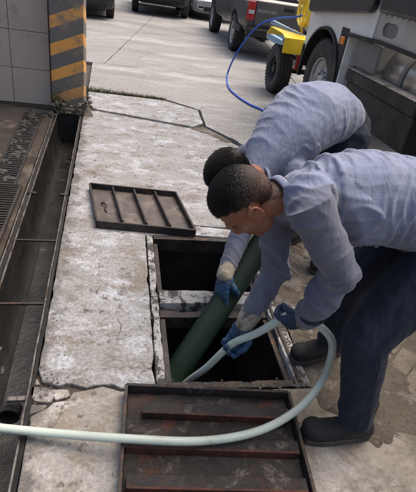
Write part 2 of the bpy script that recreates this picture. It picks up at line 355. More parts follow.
# yard slabs beyond (the long joint runs away to the far cars)
ja, jb = Vector((-.30, 8.1)), Vector((.92, 16.4)); jd = (jb - ja) / (jb.y - ja.y)
def jx(y): return ja.x + jd.x * (y - ja.y)
G = .005
YS = [5.46, 8.1, 11.6, 16.0, 21.5]
for k in range(4):
    y0, y1 = YS[k] + G, YS[k + 1] - G
    if k == 0:
        a = [G2(88, 90), G2(165, 99), G2(200, 110), G2(206, 126), (1.2, 4.9), (1.36, 4.6), (1.36, 2.8), (6.5, 2.8), (6.5, y1), (jx(y1) + G, y1), (tx(5.2) - .05, y1)]
        slab('slab', a, 0, .08, M_conc_far, apron, 20, .006, .02, .06)
        continue
    slab('slab', [(-4.2, y0), (jx(y0) - G, y0), (jx(y1) - G, y1), (-4.2, y1)], 0, .08, M_conc_far, apron, 20 + k, .006, .015, .08)
    slab('slab', [(jx(y0) + G, y0), (jx(y0) + 3.4, y0), (jx(y1) + 3.4, y1), (jx(y1) + G, y1)], 0, .08, M_conc_far, apron, 30 + k, .006, .015, .08)
    slab('slab', [(jx(y0) + 3.4 + 2 * G, y0), (9, y0), (9, y1), (jx(y1) + 3.4 + 2 * G, y1)], 0, .08, M_conc_far, apron, 40 + k, .006, .015, .08)
yard = MB().add([(-60, 21.5, -.004), (60, 21.5, -.004), (60, 90, -.004), (-60, 90, -.004)], [(0, 1, 2, 3)]).build('far_yard', M_conc_far); tag(yard, kind='structure')

# muddy paving behind the near boot
paving = bpy.data.objects.new('muddy_paving', None); C.objects.link(paving); paving['kind'] = 'structure'
def in_poly(p, poly):
    c = False; n = len(poly)
    for i in range(n):
        a, b = poly[i], poly[i - 1]
        if (a[1] > p[1]) != (b[1] > p[1]) and p[0] < (b[0] - a[0]) * (p[1] - a[1]) / (b[1] - a[1]) + a[0]: c = not c
    return c
region = [(PX1 + .03, 1.30), (1.14, 1.16), (1.5, 1.11), (2.6, 1.08), (2.6, 2.72), (1.0, 2.74), (PX1 + .03, 2.70)]
protos = []
for k in range(5):
    mb = MB(); d = (.192, .094, .05); mb.box((0, 0, -.025), d)
    o = mb.build('paver', M_paver, bevel=.008); bm = bmesh.new(); bm.from_mesh(o.data)
    for v in bm.verts: v.co += Vector((random.uniform(-.004, .004), random.uniform(-.004, .004), random.uniform(-.004, .004)))
    bm.to_mesh(o.data); bm.free(); protos.append(o)
ang = R_(38); ca, sa = math.cos(ang), math.sin(ang); np_ = 0
for i in range(-14, 30):
    for j in range(-30, 34):
        u = (i + (.5 if j % 2 else 0)) * .2; v_ = j * .102
        x = 1.4 + u * ca - v_ * sa; y = 1.8 + u * sa + v_ * ca
        if not in_poly((x, y), region) or not (in_poly((x + .08, y), region) and in_poly((x - .08, y), region) and in_poly((x, y + .06), region) and in_poly((x, y - .07), region)): continue
        mt = Matrix.Translation((x, y, random.uniform(-.012, -.002))) @ Matrix.Rotation(ang + random.uniform(-.03, .03), 4, 'Z') @ Matrix.Rotation(random.uniform(-.03, .03), 4, 'X')
        o = bpy.data.objects.new('paver', protos[np_ % 5].data); C.objects.link(o); attach(o, paving); o.matrix_basis = mt
        b = o.modifiers.new('bevel', 'BEVEL'); b.width = .008; b.segments = 2; np_ += 1
for o in protos: bpy.data.objects.remove(o)
# mud smeared over pavers and slab edges
mb = MB(); nx, ny = 130, 150; x0, x1, y0, y1 = PX1 + .005, 2.75, .86, 2.80
for j in range(ny + 1):
    for i in range(nx + 1):
        x = x0 + (x1 - x0) * i / nx; y = y0 + (y1 - y0) * j / ny
        h = nz3((x, y, 0), 2.6, 1) * .016 + nz3((x, y, 0), 7, 5) * .009 + nz3((x, y, 0), 24, 3) * .004 - .0055
        h -= max(0, (1.12 - y)) * .045 + max(0, .04 - (x - x0)) * .25
        h -= max(0, y - 2.7) * .3
        mb.v.append((x, y, h))
for j in range(ny):
    for i in range(nx): mb.f.append((j * (nx + 1) + i, j * (nx + 1) + i + 1, (j + 1) * (nx + 1) + i + 1, (j + 1) * (nx + 1) + i))
tag(mb.build('mud', M_mud, smooth=True), 'brown dried mud smeared over the pavers behind the boots', 'mud', kind='stuff')
# brown soil gap below the lifted slab's corner
sp = [G2(190, 129), G2(203, 127), G2(216, 133), G2(232, 142), G2(226, 143), G2(208, 134)]
mb = MB(); c = sum((Vector(p) for p in sp), Vector((0, 0))) / len(sp); mb.v = [(c.x, c.y, .012)] + [(p[0], p[1], .003) for p in sp]
mb.f = [(0, i + 1, (i + 1) % len(sp) + 1) for i in range(len(sp))]
tag(mb.build('soil_patch', M_mud), 'wedge of bare brown soil at the lifted slab corner', 'soil', kind='stuff')
# pebbles and crumbs
mb = MB()
for k in range(485):
    if k < 350: x, y = random.uniform(.95, 2.3), random.uniform(1.12, 2.7)
    elif k < 410:
        t = random.random(); y = random.uniform(1.0, 5.0); x = tx(y) + .05 + abs(random.gauss(0, .05))
    elif k < 480: x, y = random.gauss(-.28, .06), random.gauss(1.36, .07)
    else: x, y = random.uniform(-.3, 1.2), random.uniform(.8, 5.2)
    if PX0 - .02 < x < PX1 + .02 and PY0 - .02 < y < PY1 + .02: continue
    if x < tx(y) + .03: continue
    r = random.uniform(.0012, .004)
    mb.ell((x, y, r * .4 + .001), (r * random.uniform(.8, 1.5), r, r * .7), Matrix.Rotation(random.uniform(0, 3), 3, 'Z'), 6, 4)
tag(mb.build('gravel_crumbs', M_mud), 'loose gravel and crumbs scattered over the concrete', 'gravel', kind='stuff')

# ------------------------------------------------------------------ left bay: floor, wall, roof, column, trench
bay = MB().prism([(-5, -2), (tl(-2) - .055, -2), (tl(5.36) - .055, 5.36), (-5, 5.36)], -.06, -.006).build('bay_floor', M_wetfloor); tag(bay, kind='structure')
tr = bpy.data.objects.new('drainage_trench', None); C.objects.link(tr); tr['kind'] = 'structure'
ny = 90; ys = [-2 + (7.2) * k / ny for k in range(ny + 1)]
mb = MB(); prof = [(0, -.008), (.004, -.14), (-.006, -.30), (-.03, -.345), (-.10, -.352), (-.17, -.35), (-.20, -.33), (-.228, -.20), (-.235, -.008)]
n = len(prof)
for y in ys:
    for k, (dx, z) in enumerate(prof):
        q = (dx * 3, y, z); d = nz3(q, 9, 4) * .012 + nz3(q, 25, 2) * .006
        mb.v.append((tx(y) + dx + (d if k in (0, 1, 2) else -d if k > 5 else 0) * (0 if k in (0, 8) else 1), y, z + (d if 2 < k < 7 else 0)))
for j in range(ny):
    for k in range(n - 1): mb.f.append((j * n + k, j * n + k + 1, (j + 1) * n + k + 1, (j + 1) * n + k))
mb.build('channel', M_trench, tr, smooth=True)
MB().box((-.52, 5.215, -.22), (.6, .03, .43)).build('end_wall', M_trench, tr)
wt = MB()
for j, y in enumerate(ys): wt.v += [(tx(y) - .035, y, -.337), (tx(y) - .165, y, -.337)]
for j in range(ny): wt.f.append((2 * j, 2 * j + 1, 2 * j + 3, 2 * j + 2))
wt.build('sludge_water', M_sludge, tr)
# lips: steel angle on the right, double rail on the left
def along(f0, w_, z0, z1, nm, mat, ya=-2, yb=5.19, wob=.003):
    mb = MB(); k_ = 60
    for k in range(k_ + 1):
        y = ya + (yb - ya) * k / k_; e = mnoise.noise(Vector((y * 6, f0(0) * 9, 1))) * wob
        x = f0(y) + e
        mb.v += [(x, y, z0), (x + w_, y, z0), (x + w_, y, z1), (x, y, z1)]
    for k in range(k_):
        for q in range(4): mb.f.append((k * 4 + q, k * 4 + (q + 1) % 4, k * 4 + 4 + (q + 1) % 4, k * 4 + 4 + q))
    mb.f += [(3, 2, 1, 0), tuple(k_ * 4 + q for q in range(4))]
    return mb.build(nm, mat, tr, bevel=.002, seg=1)
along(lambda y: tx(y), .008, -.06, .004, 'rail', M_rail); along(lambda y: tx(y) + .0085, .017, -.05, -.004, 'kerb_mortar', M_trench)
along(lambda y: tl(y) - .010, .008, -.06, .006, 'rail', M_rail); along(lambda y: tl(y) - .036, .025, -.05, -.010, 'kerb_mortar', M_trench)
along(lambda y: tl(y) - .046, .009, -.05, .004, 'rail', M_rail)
for y, dz in ((2.55, -.012), (1.93, -.012)):
    mb = MB(); mb.bar((tl(y), y, dz), (tx(y), y + .005, dz), .014, .012); mb.build('crossbar', M_steel_old, tr, bevel=.002)
MB().bar((tx(1.33) - .075, 1.33, -.02), (tx(1.33) + .01, 1.328, -.016), .022, .014).build('crossbar', M_rail, tr, bevel=.002)
for xx_, yy_ in ((tl(3.19) + .004, 3.19), (tx(3.19) - .008, 3.19)):
    MB().sweep([(xx_ - .022, yy_, .0), (xx_ + .022, yy_, .0)], [.013, .013], n=10).build('hinge_lug', M_steel_old, tr, smooth=True)
# drain mouth in the trench
c = gz(10, 411, -.10)
MB().lathe([(.036, -.03), (.046, -.03), (.046, .02), (.036, .02)], c, 'y', 20).build('drain_pipe', M_trench, tr, smooth=False)
MB().lathe([(.0005, 0), (.0365, 0)], c + Vector((0, .012, 0)), 'y', 20, closed=False).build('mouth_shade_disc', plain('bore_shade', (.004, .004, .004), .9), tr)  # near-black disc paints the shade inside the pipe
mb = MB()
for k in range(14):
    y = random.uniform(1.15, 1.75); mb.ell((tl(y) + random.uniform(.0, .12), y, -.10 - random.uniform(0, .15)), [random.uniform(.008, .03), random.uniform(.008, .03), .008], Matrix.Rotation(random.random() * 3, 3, 'Z'), 7, 5)
tag(mb.build('silt_lumps', M_sludge, tr), kind='stuff')

# grates
def grate(name, label, x0, x1, ya, yb, z, step, th, frame_w=.018, skew=0.0, mat=M_steel_old):
    t = thing(name, label, 'grate', (x0, ya, 0))
    sk = lambda y: skew * (y - ya)
    mb = MB(); mb.bar((x0, ya, z), (x0 + sk(yb), yb, z), frame_w, .03); mb.build('side_bar', mat, t, bevel=.002)
    mb = MB(); mb.bar((x1, ya, z), (x1 + sk(yb), yb, z), frame_w, .03); mb.build('side_bar', mat, t, bevel=.002)
    n = int((yb - ya) / step)
    me = None
    for k in range(n + 1):
        y = ya + (yb - ya) * k / n; e = random.uniform(-.002, .002)
        mb = MB(); mb.bar((x0 + frame_w / 2 + sk(y), y + e, z), (x1 - frame_w / 2 + sk(y), y - e, z), th, .026); o = mb.build('slat', mat, t)
    return t
grate('drain_grate', 'black slatted steel floor grate beside the open trench', -1.10, tl(2.75) - .075, 2.0, 3.27, .012, .034, .016, skew=-.020)
tg = grate('drain_grate', 'dirt-clogged strip of old grating running up to the column foot', -.93, -.755, 3.05, 5.08, -.002, .042, .022, skew=-.035, mat=M_trench)
mb = MB()
for k in range(120):
    y = random.uniform(3.1, 5.12); x = -.845 - .035 * (y - 3.05) + random.uniform(-.09, .09); r = random.uniform(.006, .028)
    mb.ell((x, y, .006), (r * 1.5, r * random.uniform(.6, 1), r * .35), Matrix.Rotation(random.random() * 3, 3, 'Z'), 7, 5)
tag(mb.build('caked_dirt', M_caked, tg, smooth=True), kind='stuff')
# low debris heap and sticks at the trench head
mb = MB()
for k in range(24):
    x = random.uniform(-.98, -.62); y = 5.14 + random.uniform(-.14, .12); r = random.uniform(.012, .04)
    rock(mb, (x, y, r * .2), (r * 1.3, r, r * .6))
tag(mb.build('rubble', M_caked), 'small heap of stones and dirt where the wall meets the column', 'rubble', kind='stuff')

wall = thing('tiled_wall', 'beige tiled side wall of the wash bay beside the striped column', 'wall', (-2.5, 5.4, 0))
MB().box((-2.73, 5.50, 1.45), (3.95, .2, 2.9)).build('wall_core', M_grout, wall)
tw, thh = .395, .375
jx0 = gy(13.5, 85, 5.39).x
tm = None
for i in range(-9, 3):
    for j in range(8):
        xa = jx0 + i * tw; xb = min(xa + tw - .005, -.752); za = .02 + j * thh; zb = min(za + thh - .005, 2.9)
        if xb - xa < .02 or xa < -4.7: continue
        MB().box(((xa + xb) / 2, 5.392 + random.uniform(-.0008, .0008), (za + zb) / 2), (xb - xa, .016, zb - za)).build('tile', M_tile, wall, bevel=.002, seg=1)
# striped column
def stripe_mat():
    mt = bpy.data.materials.new('hazard_paint'); mt.use_nodes = True; nt = mt.node_tree; N = nt.nodes; L = nt.links; p = N['Principled BSDF']
    tc = N.new('ShaderNodeTexCoord'); sx = N.new('ShaderNodeSeparateXYZ'); L.new(tc.outputs['Object'], sx.inputs[0])
    def math_(op, a, b=None):
        q = N.new('ShaderNodeMath'); q.operation = op
        for k, v in enumerate((a, b)):
            if v is None: continue
            if isinstance(v, (int, float)): q.inputs[k].default_value = v
            else: L.new(v, q.inputs[k])
        return q.outputs[0]
    ns = N.new('ShaderNodeTexNoise'); ns.inputs['Scale'].default_value = 9; ns.inputs['Detail'].default_value = 7; L.new(tc.outputs['Object'], ns.inputs[0])
    u = math_('SUBTRACT', sx.outputs[2], math_('MULTIPLY', sx.outputs[0], .42)); u = math_('ADD', u, math_('MULTIPLY', sx.outputs[1], .30))
    u = math_('ADD', u, math_('MULTIPLY', ns.outputs['Fac'], .012))
    fr = math_('FRACT', math_('DIVIDE', math_('ADD', u, 5 - .135), .262)); on = math_('LESS_THAN', fr, .44)
    wr = N.new('ShaderNodeTexNoise'); wr.inputs['Scale'].default_value = 5; wr.inputs['Detail'].default_value = 9; wr.inputs['Roughness'].default_value = .7; L.new(tc.outputs['Object'], wr.inputs[0])
    wear = N.new('ShaderNodeMapRange'); wear.inputs[1].default_value = .50; wear.inputs[2].default_value = .64; L.new(wr.outputs['Fac'], wear.inputs[0])
    def mix(f, a, b):
        x = N.new('ShaderNodeMix'); x.data_type = 'RGBA'; L.new(f, x.inputs[0])
        for k, v in ((6, a), (7, b)):
            if isinstance(v, tuple): x.inputs[k].default_value = (*v, 1)
            else: L.new(v, x.inputs[k])
        return x.outputs[2]
    c = mix(on, (.13, .12, .11), (.68, .32, .075)); c = mix(wear.outputs[0], c, (.22, .175, .125))
    lo = N.new('ShaderNodeMapRange'); lo.inputs[1].default_value = .42; lo.inputs[2].default_value = .12; lo.inputs[3].default_value = 0; lo.inputs[4].default_value = .75
    L.new(math_('ADD', sx.outputs[2], math_('MULTIPLY', wr.outputs['Fac'], .3)), lo.inputs[0]); lo.inputs[1].default_value = .52; lo.inputs[2].default_value = .22
    c = mix(lo.outputs[0], c, (.16, .135, .10)); L.new(c, p.inputs['Base Color']); p.inputs['Roughness'].default_value = .7
    b = N.new('ShaderNodeBump'); b.inputs['Strength'].default_value = .3; b.inputs['Distance'].default_value = .01; L.new(wr.outputs['Fac'], b.inputs['Height']); L.new(b.outputs[0], p.inputs['Normal'])
    return mt
col = thing('striped_column', 'square concrete column with worn orange and grey hazard stripes', 'column', (-.58, 5.42, 0))
cx0, cx1, cy0, cy1 = -.745, -.405, 5.24, 5.58
bmc = bmesh.new(); bmesh.ops.create_grid(bmc, x_segments=1, y_segments=1, size=1); bmc.free()
MB().box(((cx0 + cx1) / 2, (cy0 + cy1) / 2, 1.475), (cx1 - cx0, cy1 - cy0, 2.85)).build('shaft', stripe_mat(), col, bevel=.012, seg=3)
mb = MB()
for k in range(46):
    a = random.random(); x = cx0 + .02 + a * (cx1 - cx0 + .02); y = cy0 - .02 - random.random() * .05; z = random.random() ** 1.6 * .15; r = random.uniform(.012, .036)
    if random.random() < .35: x, y = cx1 + .02 + random.random() * .05, cy0 + random.random() * .25
    rock(mb, (x, y, z), (r * 1.2, r, r * .9))
tag(mb.build('broken_base', M_rubble, col), kind='stuff')
mb = MB(); mb.add([(-.41, 5.14, -.01), (-.29, 5.16, -.01), (-.33, 5.36, -.01), (-.43, 5.30, -.01), (-.40, 5.27, .16), (-.375, 5.25, .12)], [(0, 1, 5), (1, 2, 5), (2, 4, 5), (0, 5, 4), (0, 4, 3), (3, 4, 2), (0, 3, 2, 1)])
mb.build('broken_wedge', M_rubble, col, bevel=.006)
mb = MB()
for k in range(4200):                                     # moss and grass at the column's left corner and along the joint
    if k < 420:
        x = cx0 + abs(random.gauss(0, .06)); y = cy0 - .015 - random.random() * .05; z = max(0, random.gauss(.08, .07)); h = random.uniform(.015, .05)
    else:
        t = random.random(); p = G2(86 + 78 * t, 92 + 9.3 * t); x, y = p.x + random.gauss(0, .02), p.y + random.gauss(.04, .05 + .05 * (1 - t)); z = -.004; h = random.uniform(.012, .04)
    a = random.random() * 6.28; wdt = random.uniform(.002, .005); lx, ly = random.gauss(0, .4) * h, random.gauss(0, .4) * h
    mb.add([(x + wdt * math.cos(a), y + wdt * math.sin(a), z), (x - wdt * math.cos(a), y - wdt * math.sin(a), z), (x + lx, y + ly, z + h)], [(0, 1, 2)])
tag(mb.build('moss', M_moss), 'low moss and grass along the concrete joint and column foot', 'moss', kind='stuff')

# ------------------------------------------------------------------ the pit
pit = bpy.data.objects.new('inspection_pit', None); C.objects.link(pit); pit['kind'] = 'structure'
zb = -1.25; t_ = .08
for nm, c_, d in (('pit_wall', ((PX0 + PX1) / 2, PY0 - .06, -.66), (PX1 - PX0 + .3, .08, 1.2)), ('pit_wall', ((PX0 + PX1) / 2, PY1 + .06, -.66), (PX1 - PX0 + .3, .08, 1.2)),
                  ('pit_wall', (PX0 - .06, (PY0 + PY1) / 2, -.66), (.08, PY1 - PY0 + .04, 1.2)), ('pit_wall', (PX1 + .06, (PY0 + PY1) / 2, -.66), (.08, PY1 - PY0 + .04, 1.2)),
                  ('pit_floor', ((PX0 + PX1) / 2, (PY0 + PY1) / 2, -1.28), (1.1, 1.7, .06))):
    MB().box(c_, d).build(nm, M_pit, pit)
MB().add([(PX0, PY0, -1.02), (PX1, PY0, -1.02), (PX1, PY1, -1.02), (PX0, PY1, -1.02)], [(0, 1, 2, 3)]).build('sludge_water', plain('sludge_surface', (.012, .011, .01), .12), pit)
MB().box((.56, 2.55, -.55), (.5, .1, .02)).build('shelf', M_pit, pit)
fr = thing('double_manhole', 'open double manhole with rusty steel edges and flaking white cross beam', 'manhole', ((PX0 + PX1) / 2, PY0, 0))
def rbox(name, x0, x1, ya, yb, z0, z1, mat, seed=0, amp=.004):
    return MB().prism(rough_outline([(x0, ya), (x1, ya), (x1, yb), (x0, yb)], .02, amp, .015, seed), z0, z1).build(name, mat, fr, bevel=.004)
rbox('side_beam', PX0 + .002, .245, PY0, PY1, -.10, .002, M_flake, 51)
rbox('side_beam', .855, PX1 - .002, PY0 + .0, PY1, -.10, .002, M_flake, 52)
rbox('end_beam', .247, .853, PY0, 1.385, -.10, .003, M_steel_old, 53)
rbox('end_beam', .247, .853, 2.61, PY1, -.10, .003, M_steel_old, 54)
rbox('cross_beam', .247, .853, 1.925, 2.045, -.12, .012, M_flake, 55, .008)
rbox('cross_angle', .247, .853, 1.845, 1.905, -.10, -.02, M_steel_old, 56)
for a, b in (((.262, 2.06, 0), (.262, 2.60, 0)), ((.262, 1.39, 0), (.262, 1.84, 0)), ((.838, 1.39, 0), (.838, 1.84, 0)), ((.838, 2.06, 0), (.838, 2.60, 0))):
    MB().bar((a[0], a[1], -.035), (b[0], b[1], -.035), .028, .012).build('seat_angle', M_steel_old, fr, bevel=.002)
MB().bar((.88, 1.37, .006), (.875, 2.6, .006), .016, .008).build('seat_angle', M_steel_old, fr, bevel=.002)

mb = MB()
for k in range(240):
    e = random.random()
    if e < .45: x, y = random.uniform(.2, .93), random.gauss(1.352, .014)
    elif e < .7: x, y = random.gauss(.895, .018), random.uniform(1.36, 2.2)
    elif e < .85: x, y = random.gauss(.215, .012), random.uniform(1.36, 2.64)
    else: x, y = random.uniform(.25, .85), random.gauss(1.99, .03)
    r = random.uniform(.002, .007); rock(mb, (x, y, .004), (r * 1.3, r, r * .5))
tag(mb.build('rim_scale', M_rubble, fr), kind='stuff')
# ------------------------------------------------------------------ covers
fc = [gz(90, 186, .03), gz(172, 199, .03), gz(195, 233, .03), gz(97, 224, .03)]
cov = thing('pit_cover', 'upturned dark steel pit cover with three ribs lying beyond the pit', 'cover', (fc[0] + fc[2]) / 2)
o_ = fc[3].copy(); o_.z = 0; ux = (fc[2] - fc[3]); uy = (fc[0] - fc[3]); ux.z = uy.z = 0
def cp(u, v, z): p = o_ + ux * u + uy * v; return (p.x, p.y, z)
mb = MB(); mb.add([cp(0, 0, .004), cp(1, 0, .004), cp(1, 1, .004), cp(0, 1, .004), cp(0, 0, .012), cp(1, 0, .012), cp(1, 1, .012), cp(0, 1, .012)],
                  [(3, 2, 1, 0), (4, 5, 6, 7), (0, 1, 5, 4), (1, 2, 6, 5), (2, 3, 7, 6), (3, 0, 4, 7)]); mb.build('plate', M_plate2, cov)
for a, b in (((0, 0), (1, 0)), ((1, 0), (1, 1)), ((1, 1), (0, 1)), ((0, 1), (0, 0))):
    MB().bar(cp(*a, .03), cp(*b, .03), .014, .055).build('rim_bar', M_steel_old, cov, bevel=.002)
for u in (.265, .51, .755):
    MB().bar(cp(u, .06, .034), cp(u - .01, .96, .034), .012, .044).build('rib', M_steel_old, cov, bevel=.002)
hp = curve_pts([cp(.12, .62, .014), cp(.10, .56, .026), cp(.14, .5, .03), cp(.12, .42, .02), cp(.13, .36, .014)], 6)
MB().sweep(hp, [.006] * len(hp), n=8).build('handle', M_steel_old, cov, smooth=True)

nc = thing('pit_cover', 'upturned rusty pit cover with wide ribs lying under the pale hose', 'cover', (.42, .98, 0))
a0, a1, a2, a3 = Vector((.068, 1.325, 0)), Vector((.775, 1.262, 0)), Vector((.715, .60, 0)), Vector((.035, .66, 0))
def np2(u, v, z): p = (a0 * (1 - u) + a1 * u) * (1 - v) + (a3 * (1 - u) + a2 * u) * v; return (p.x, p.y, z)
mb = MB(); mb.add([np2(u, v, z) for z in (.004, .013) for u, v in ((0, 0), (1, 0), (1, 1), (0, 1))], [(3, 2, 1, 0), (4, 5, 6, 7), (0, 1, 5, 4), (1, 2, 6, 5), (2, 3, 7, 6), (3, 0, 4, 7)]); mb.build('plate', M_plate, nc)
for a, b in (((0, 0), (1, 0)), ((1, 0), (1, 1)), ((1, 1), (0, 1)), ((0, 1), (0, 0))):
    MB().bar(np2(*a, .034), np2(*b, .034), .014, .062).build('rim_bar', M_steel_old if a[0] == b[0] else M_plate, nc, bevel=.002)
for k, (v, u0, u1) in enumerate(((.10, .10, .975), (.335, .02, .98), (.565, .03, .975), (.80, .02, .98))):
    MB().bar(np2(u0, v + .092, .033), np2(u1, v + .096, .033), .010, .044).build('rib', M_rust, nc, bevel=.002)
    MB().bar(np2(u0, v + .054, .0515), np2(u1, v + .058, .0515), .046, .006).build('rib_flange', M_plate, nc, bevel=.002)
mb = MB(); nu_, nv_ = 110, 100
for j in range(nv_ + 1):
    for i in range(nu_ + 1):
        p = np2(.015 + .97 * i / nu_, .015 + .97 * j / nv_, 0); h = .009 + nz3(p, 7, 2) * .009 + nz3(p, 22, 4) * .005 + nz3(p, 60, 4) * .0015
        mb.v.append((p[0], p[1], .008 + h))
for j in range(nv_):
    for i in range(nu_): mb.f.append((j * (nu_ + 1) + i, j * (nu_ + 1) + i + 1, (j + 1) * (nu_ + 1) + i + 1, (j + 1) * (nu_ + 1) + i))
tag(mb.build('dried_sludge', M_plate, nc, smooth=True), kind='stuff')
# ------------------------------------------------------------------ hoses and the green pipe
def hose(name, label, cat, ctrl, r, mat, n=14, ns=16):
    p = curve_pts(ctrl, n); o = MB().sweep(p, [r] * len(p), n=ns, dome=False).build(name, mat, None, smooth=True); return tag(o, label, cat)
M_hose = mk('pale_hose', (.46, .52, .45), (.39, .44, .38), 4, (.3, .5), 0, .1, 60, nr=.75, detail=10, c3=(.24, .24, .19), s3=7, t3=(.56, .70), c5=(.10, .09, .07), s5=16, t5=(.66, .72))
M_bhose = plain('blue_hose', (.02, .09, .50), .35)
M_pipe = mk('green_pipe', (.0035, .016, .009), (.0025, .010, .006), 6, (.42, .65), 0, .3, 40, nr=.76, detail=10, c3=(.013, .016, .012), s3=6, t3=(.57, .68), spec=.3)
RH = gy(233, 347, 1.40); LH = gy(284, 321, 1.29)             # where the hose sits in the two hands
hz = .078
def hzp(x, y, z): return tuple(gz(x, y, z))
hose('blue_hose', 'thin blue hose arching from the yellow trailer down to the concrete', 'hose',
     [gy(312, 13, 7.4), gy(296, 17, 7.45), gy(275, 19, 7.6), gy(258, 26, 7.8), gy(244, 42, 8.0), gy(233, 60, 8.1), hzp(227, 76, .016), hzp(228.5, 87, .016), hzp(237, 96, .016), hzp(250, 104.5, .016), hzp(262, 110, .016), (2.05, 5.6, .016), (2.2, 5.0, .016)], .014, M_bhose)
P0, P1 = Vector((.49, 1.755, 0)), Vector((.325, 1.60, -.19)); pd = P0 - P1
pp = [P1 - pd * .5 + Vector((.02, 0, -.12)), P1 - pd * .2, P1, P0, P0 + pd, P0 + pd * 1.9]
o = MB().sweep(curve_pts(pp, 8), [(.066, .044)] * 41, ref=(rt.cross(pd)), n=28, dome=False).build('suction_pipe', M_pipe, None, smooth=True)
tag(o, 'thick dark green suction pipe slanting down into the open pit', 'pipe')

# ------------------------------------------------------------------ people
def blob(name, mb, voxel, iters, mat, parent, post=None):
    me = bpy.data.meshes.new('tmp'); me.from_pydata(mb.v, [], mb.f)
    bm = bmesh.new(); bm.from_mesh(me); bmesh.ops.recalc_face_normals(bm, faces=bm.faces[:]); bm.to_mesh(me); bm.free()
    t = bpy.data.objects.new('tmp', me); C.objects.link(t)
    r = t.modifiers.new('r', 'REMESH'); r.mode = 'VOXEL'; r.voxel_size = voxel; r.adaptivity = 0
    s = t.modifiers.new('s', 'SMOOTH'); s.iterations = iters; s.factor = .5
    dg = bpy.context.evaluated_depsgraph_get(); dg.update()
    out = bpy.data.meshes.new_from_object(t.evaluated_get(dg)); bpy.data.objects.remove(t); bpy.data.meshes.remove(me)
    out.name = name; n = len(out.vertices)
    co = np.empty(n * 3); out.vertices.foreach_get('co', co); co = co.reshape(-1, 3)
    no = np.array([v.normal[:] for v in out.vertices])
    if post:
        d, attr = post(co, no)
        co = co + no * d[:, None]; out.vertices.foreach_set('co', co.ravel())
        if attr is not None:
            a = out.attributes.new('tone', 'FLOAT', 'POINT'); a.data.foreach_set('value', attr.astype(np.float32))
    out.materials.clear(); out.materials.append(mat)
    out.polygons.foreach_set('use_smooth', [True] * len(out.polygons)); out.update()
    o = bpy.data.objects.new(name, out); C.objects.link(o); attach(o, parent); return o
def noise_arr(co, s, off=0.0):
    return np.array([mnoise.noise(Vector((p[0] * s + off, p[1] * s + off * 1.3, p[2] * s - off))) for p in co])
def bone_param(co, bones):
    best = np.full(len(co), 1e9); s = np.zeros(len(co)); idx = np.zeros(len(co), int); base = 0
    for k, (a, b) in enumerate(bones):
        a = np.array(a); b = np.array(b); d = b - a; L = np.linalg.norm(d); d = d / L
        t = np.clip((co - a) @ d, 0, L); dist = np.linalg.norm(co - a - t[:, None] * d, axis=1)
        m_ = dist < best; best[m_] = dist[m_]; s[m_] = t[m_] + base; idx[m_] = k; base += L + .013
    return s, idx
def folds(co, no, bones, lam, amp, seed, arm0=99):
    """creases across each bone: two crossing families of soft ridges, bent and broken by noise"""
    s, idx = bone_param(co, bones)
    w0 = noise_arr(co, 2.6, seed + 1); w1 = noise_arr(co, 5, seed); w2 = noise_arr(co, 12, seed + 3); w3 = noise_arr(co, 3.4, seed + 9); w4 = noise_arr(co, 6.5, seed + 14)
    tilt = co @ np.array([.1, .75, -.45])
    def fam(lm, sg, wa, wb, mk_, sharp):
        ph = (s + sg * tilt * .45) / lm + wa * 1.5 + wb * .35; f = ph - np.floor(ph) - .5
        return np.exp(-(f / sharp) ** 2) * np.clip(.30 + mk_ * 1.9, 0, 1.2)
    d = fam(lam, .35, w0, w1, w3, .19) + .8 * fam(lam * 1.55, -.6, w3, w4, w1, .15) + .6 * fam(lam * .7, .9, w1, w2, -w0 - .12, .22)
    if (idx >= arm0).any():
        t2 = co @ np.array([.7, .5, .2]); q = np.stack([s * 17 + w1 * 1.6 + t2 * 9, t2 * 7 + seed, w0 * 3], 1); q2 = np.stack([s * 11 - t2 * 12, t2 * 6 - seed, w3 * 3], 1)
        r1 = np.clip(1 - 3.2 * np.abs(noise_arr(q, 1, 0)), 0, 1) ** 1.5; r2 = np.clip(1 - 3.0 * np.abs(noise_arr(q2, 1, 4)), 0, 1) ** 1.5
        d = np.where(idx >= arm0, r1 * np.clip(.45 + w3 * 1.5, 0, 1) * .8 + r2 * np.clip(.4 - w1 * 1.4, 0, 1) * .7, d)
    return (d - .3) * amp + w1 * amp * .8 + w2 * amp * .25 + noise_arr(co, 38, seed) * .0006, idx, s, w1, w2, w3
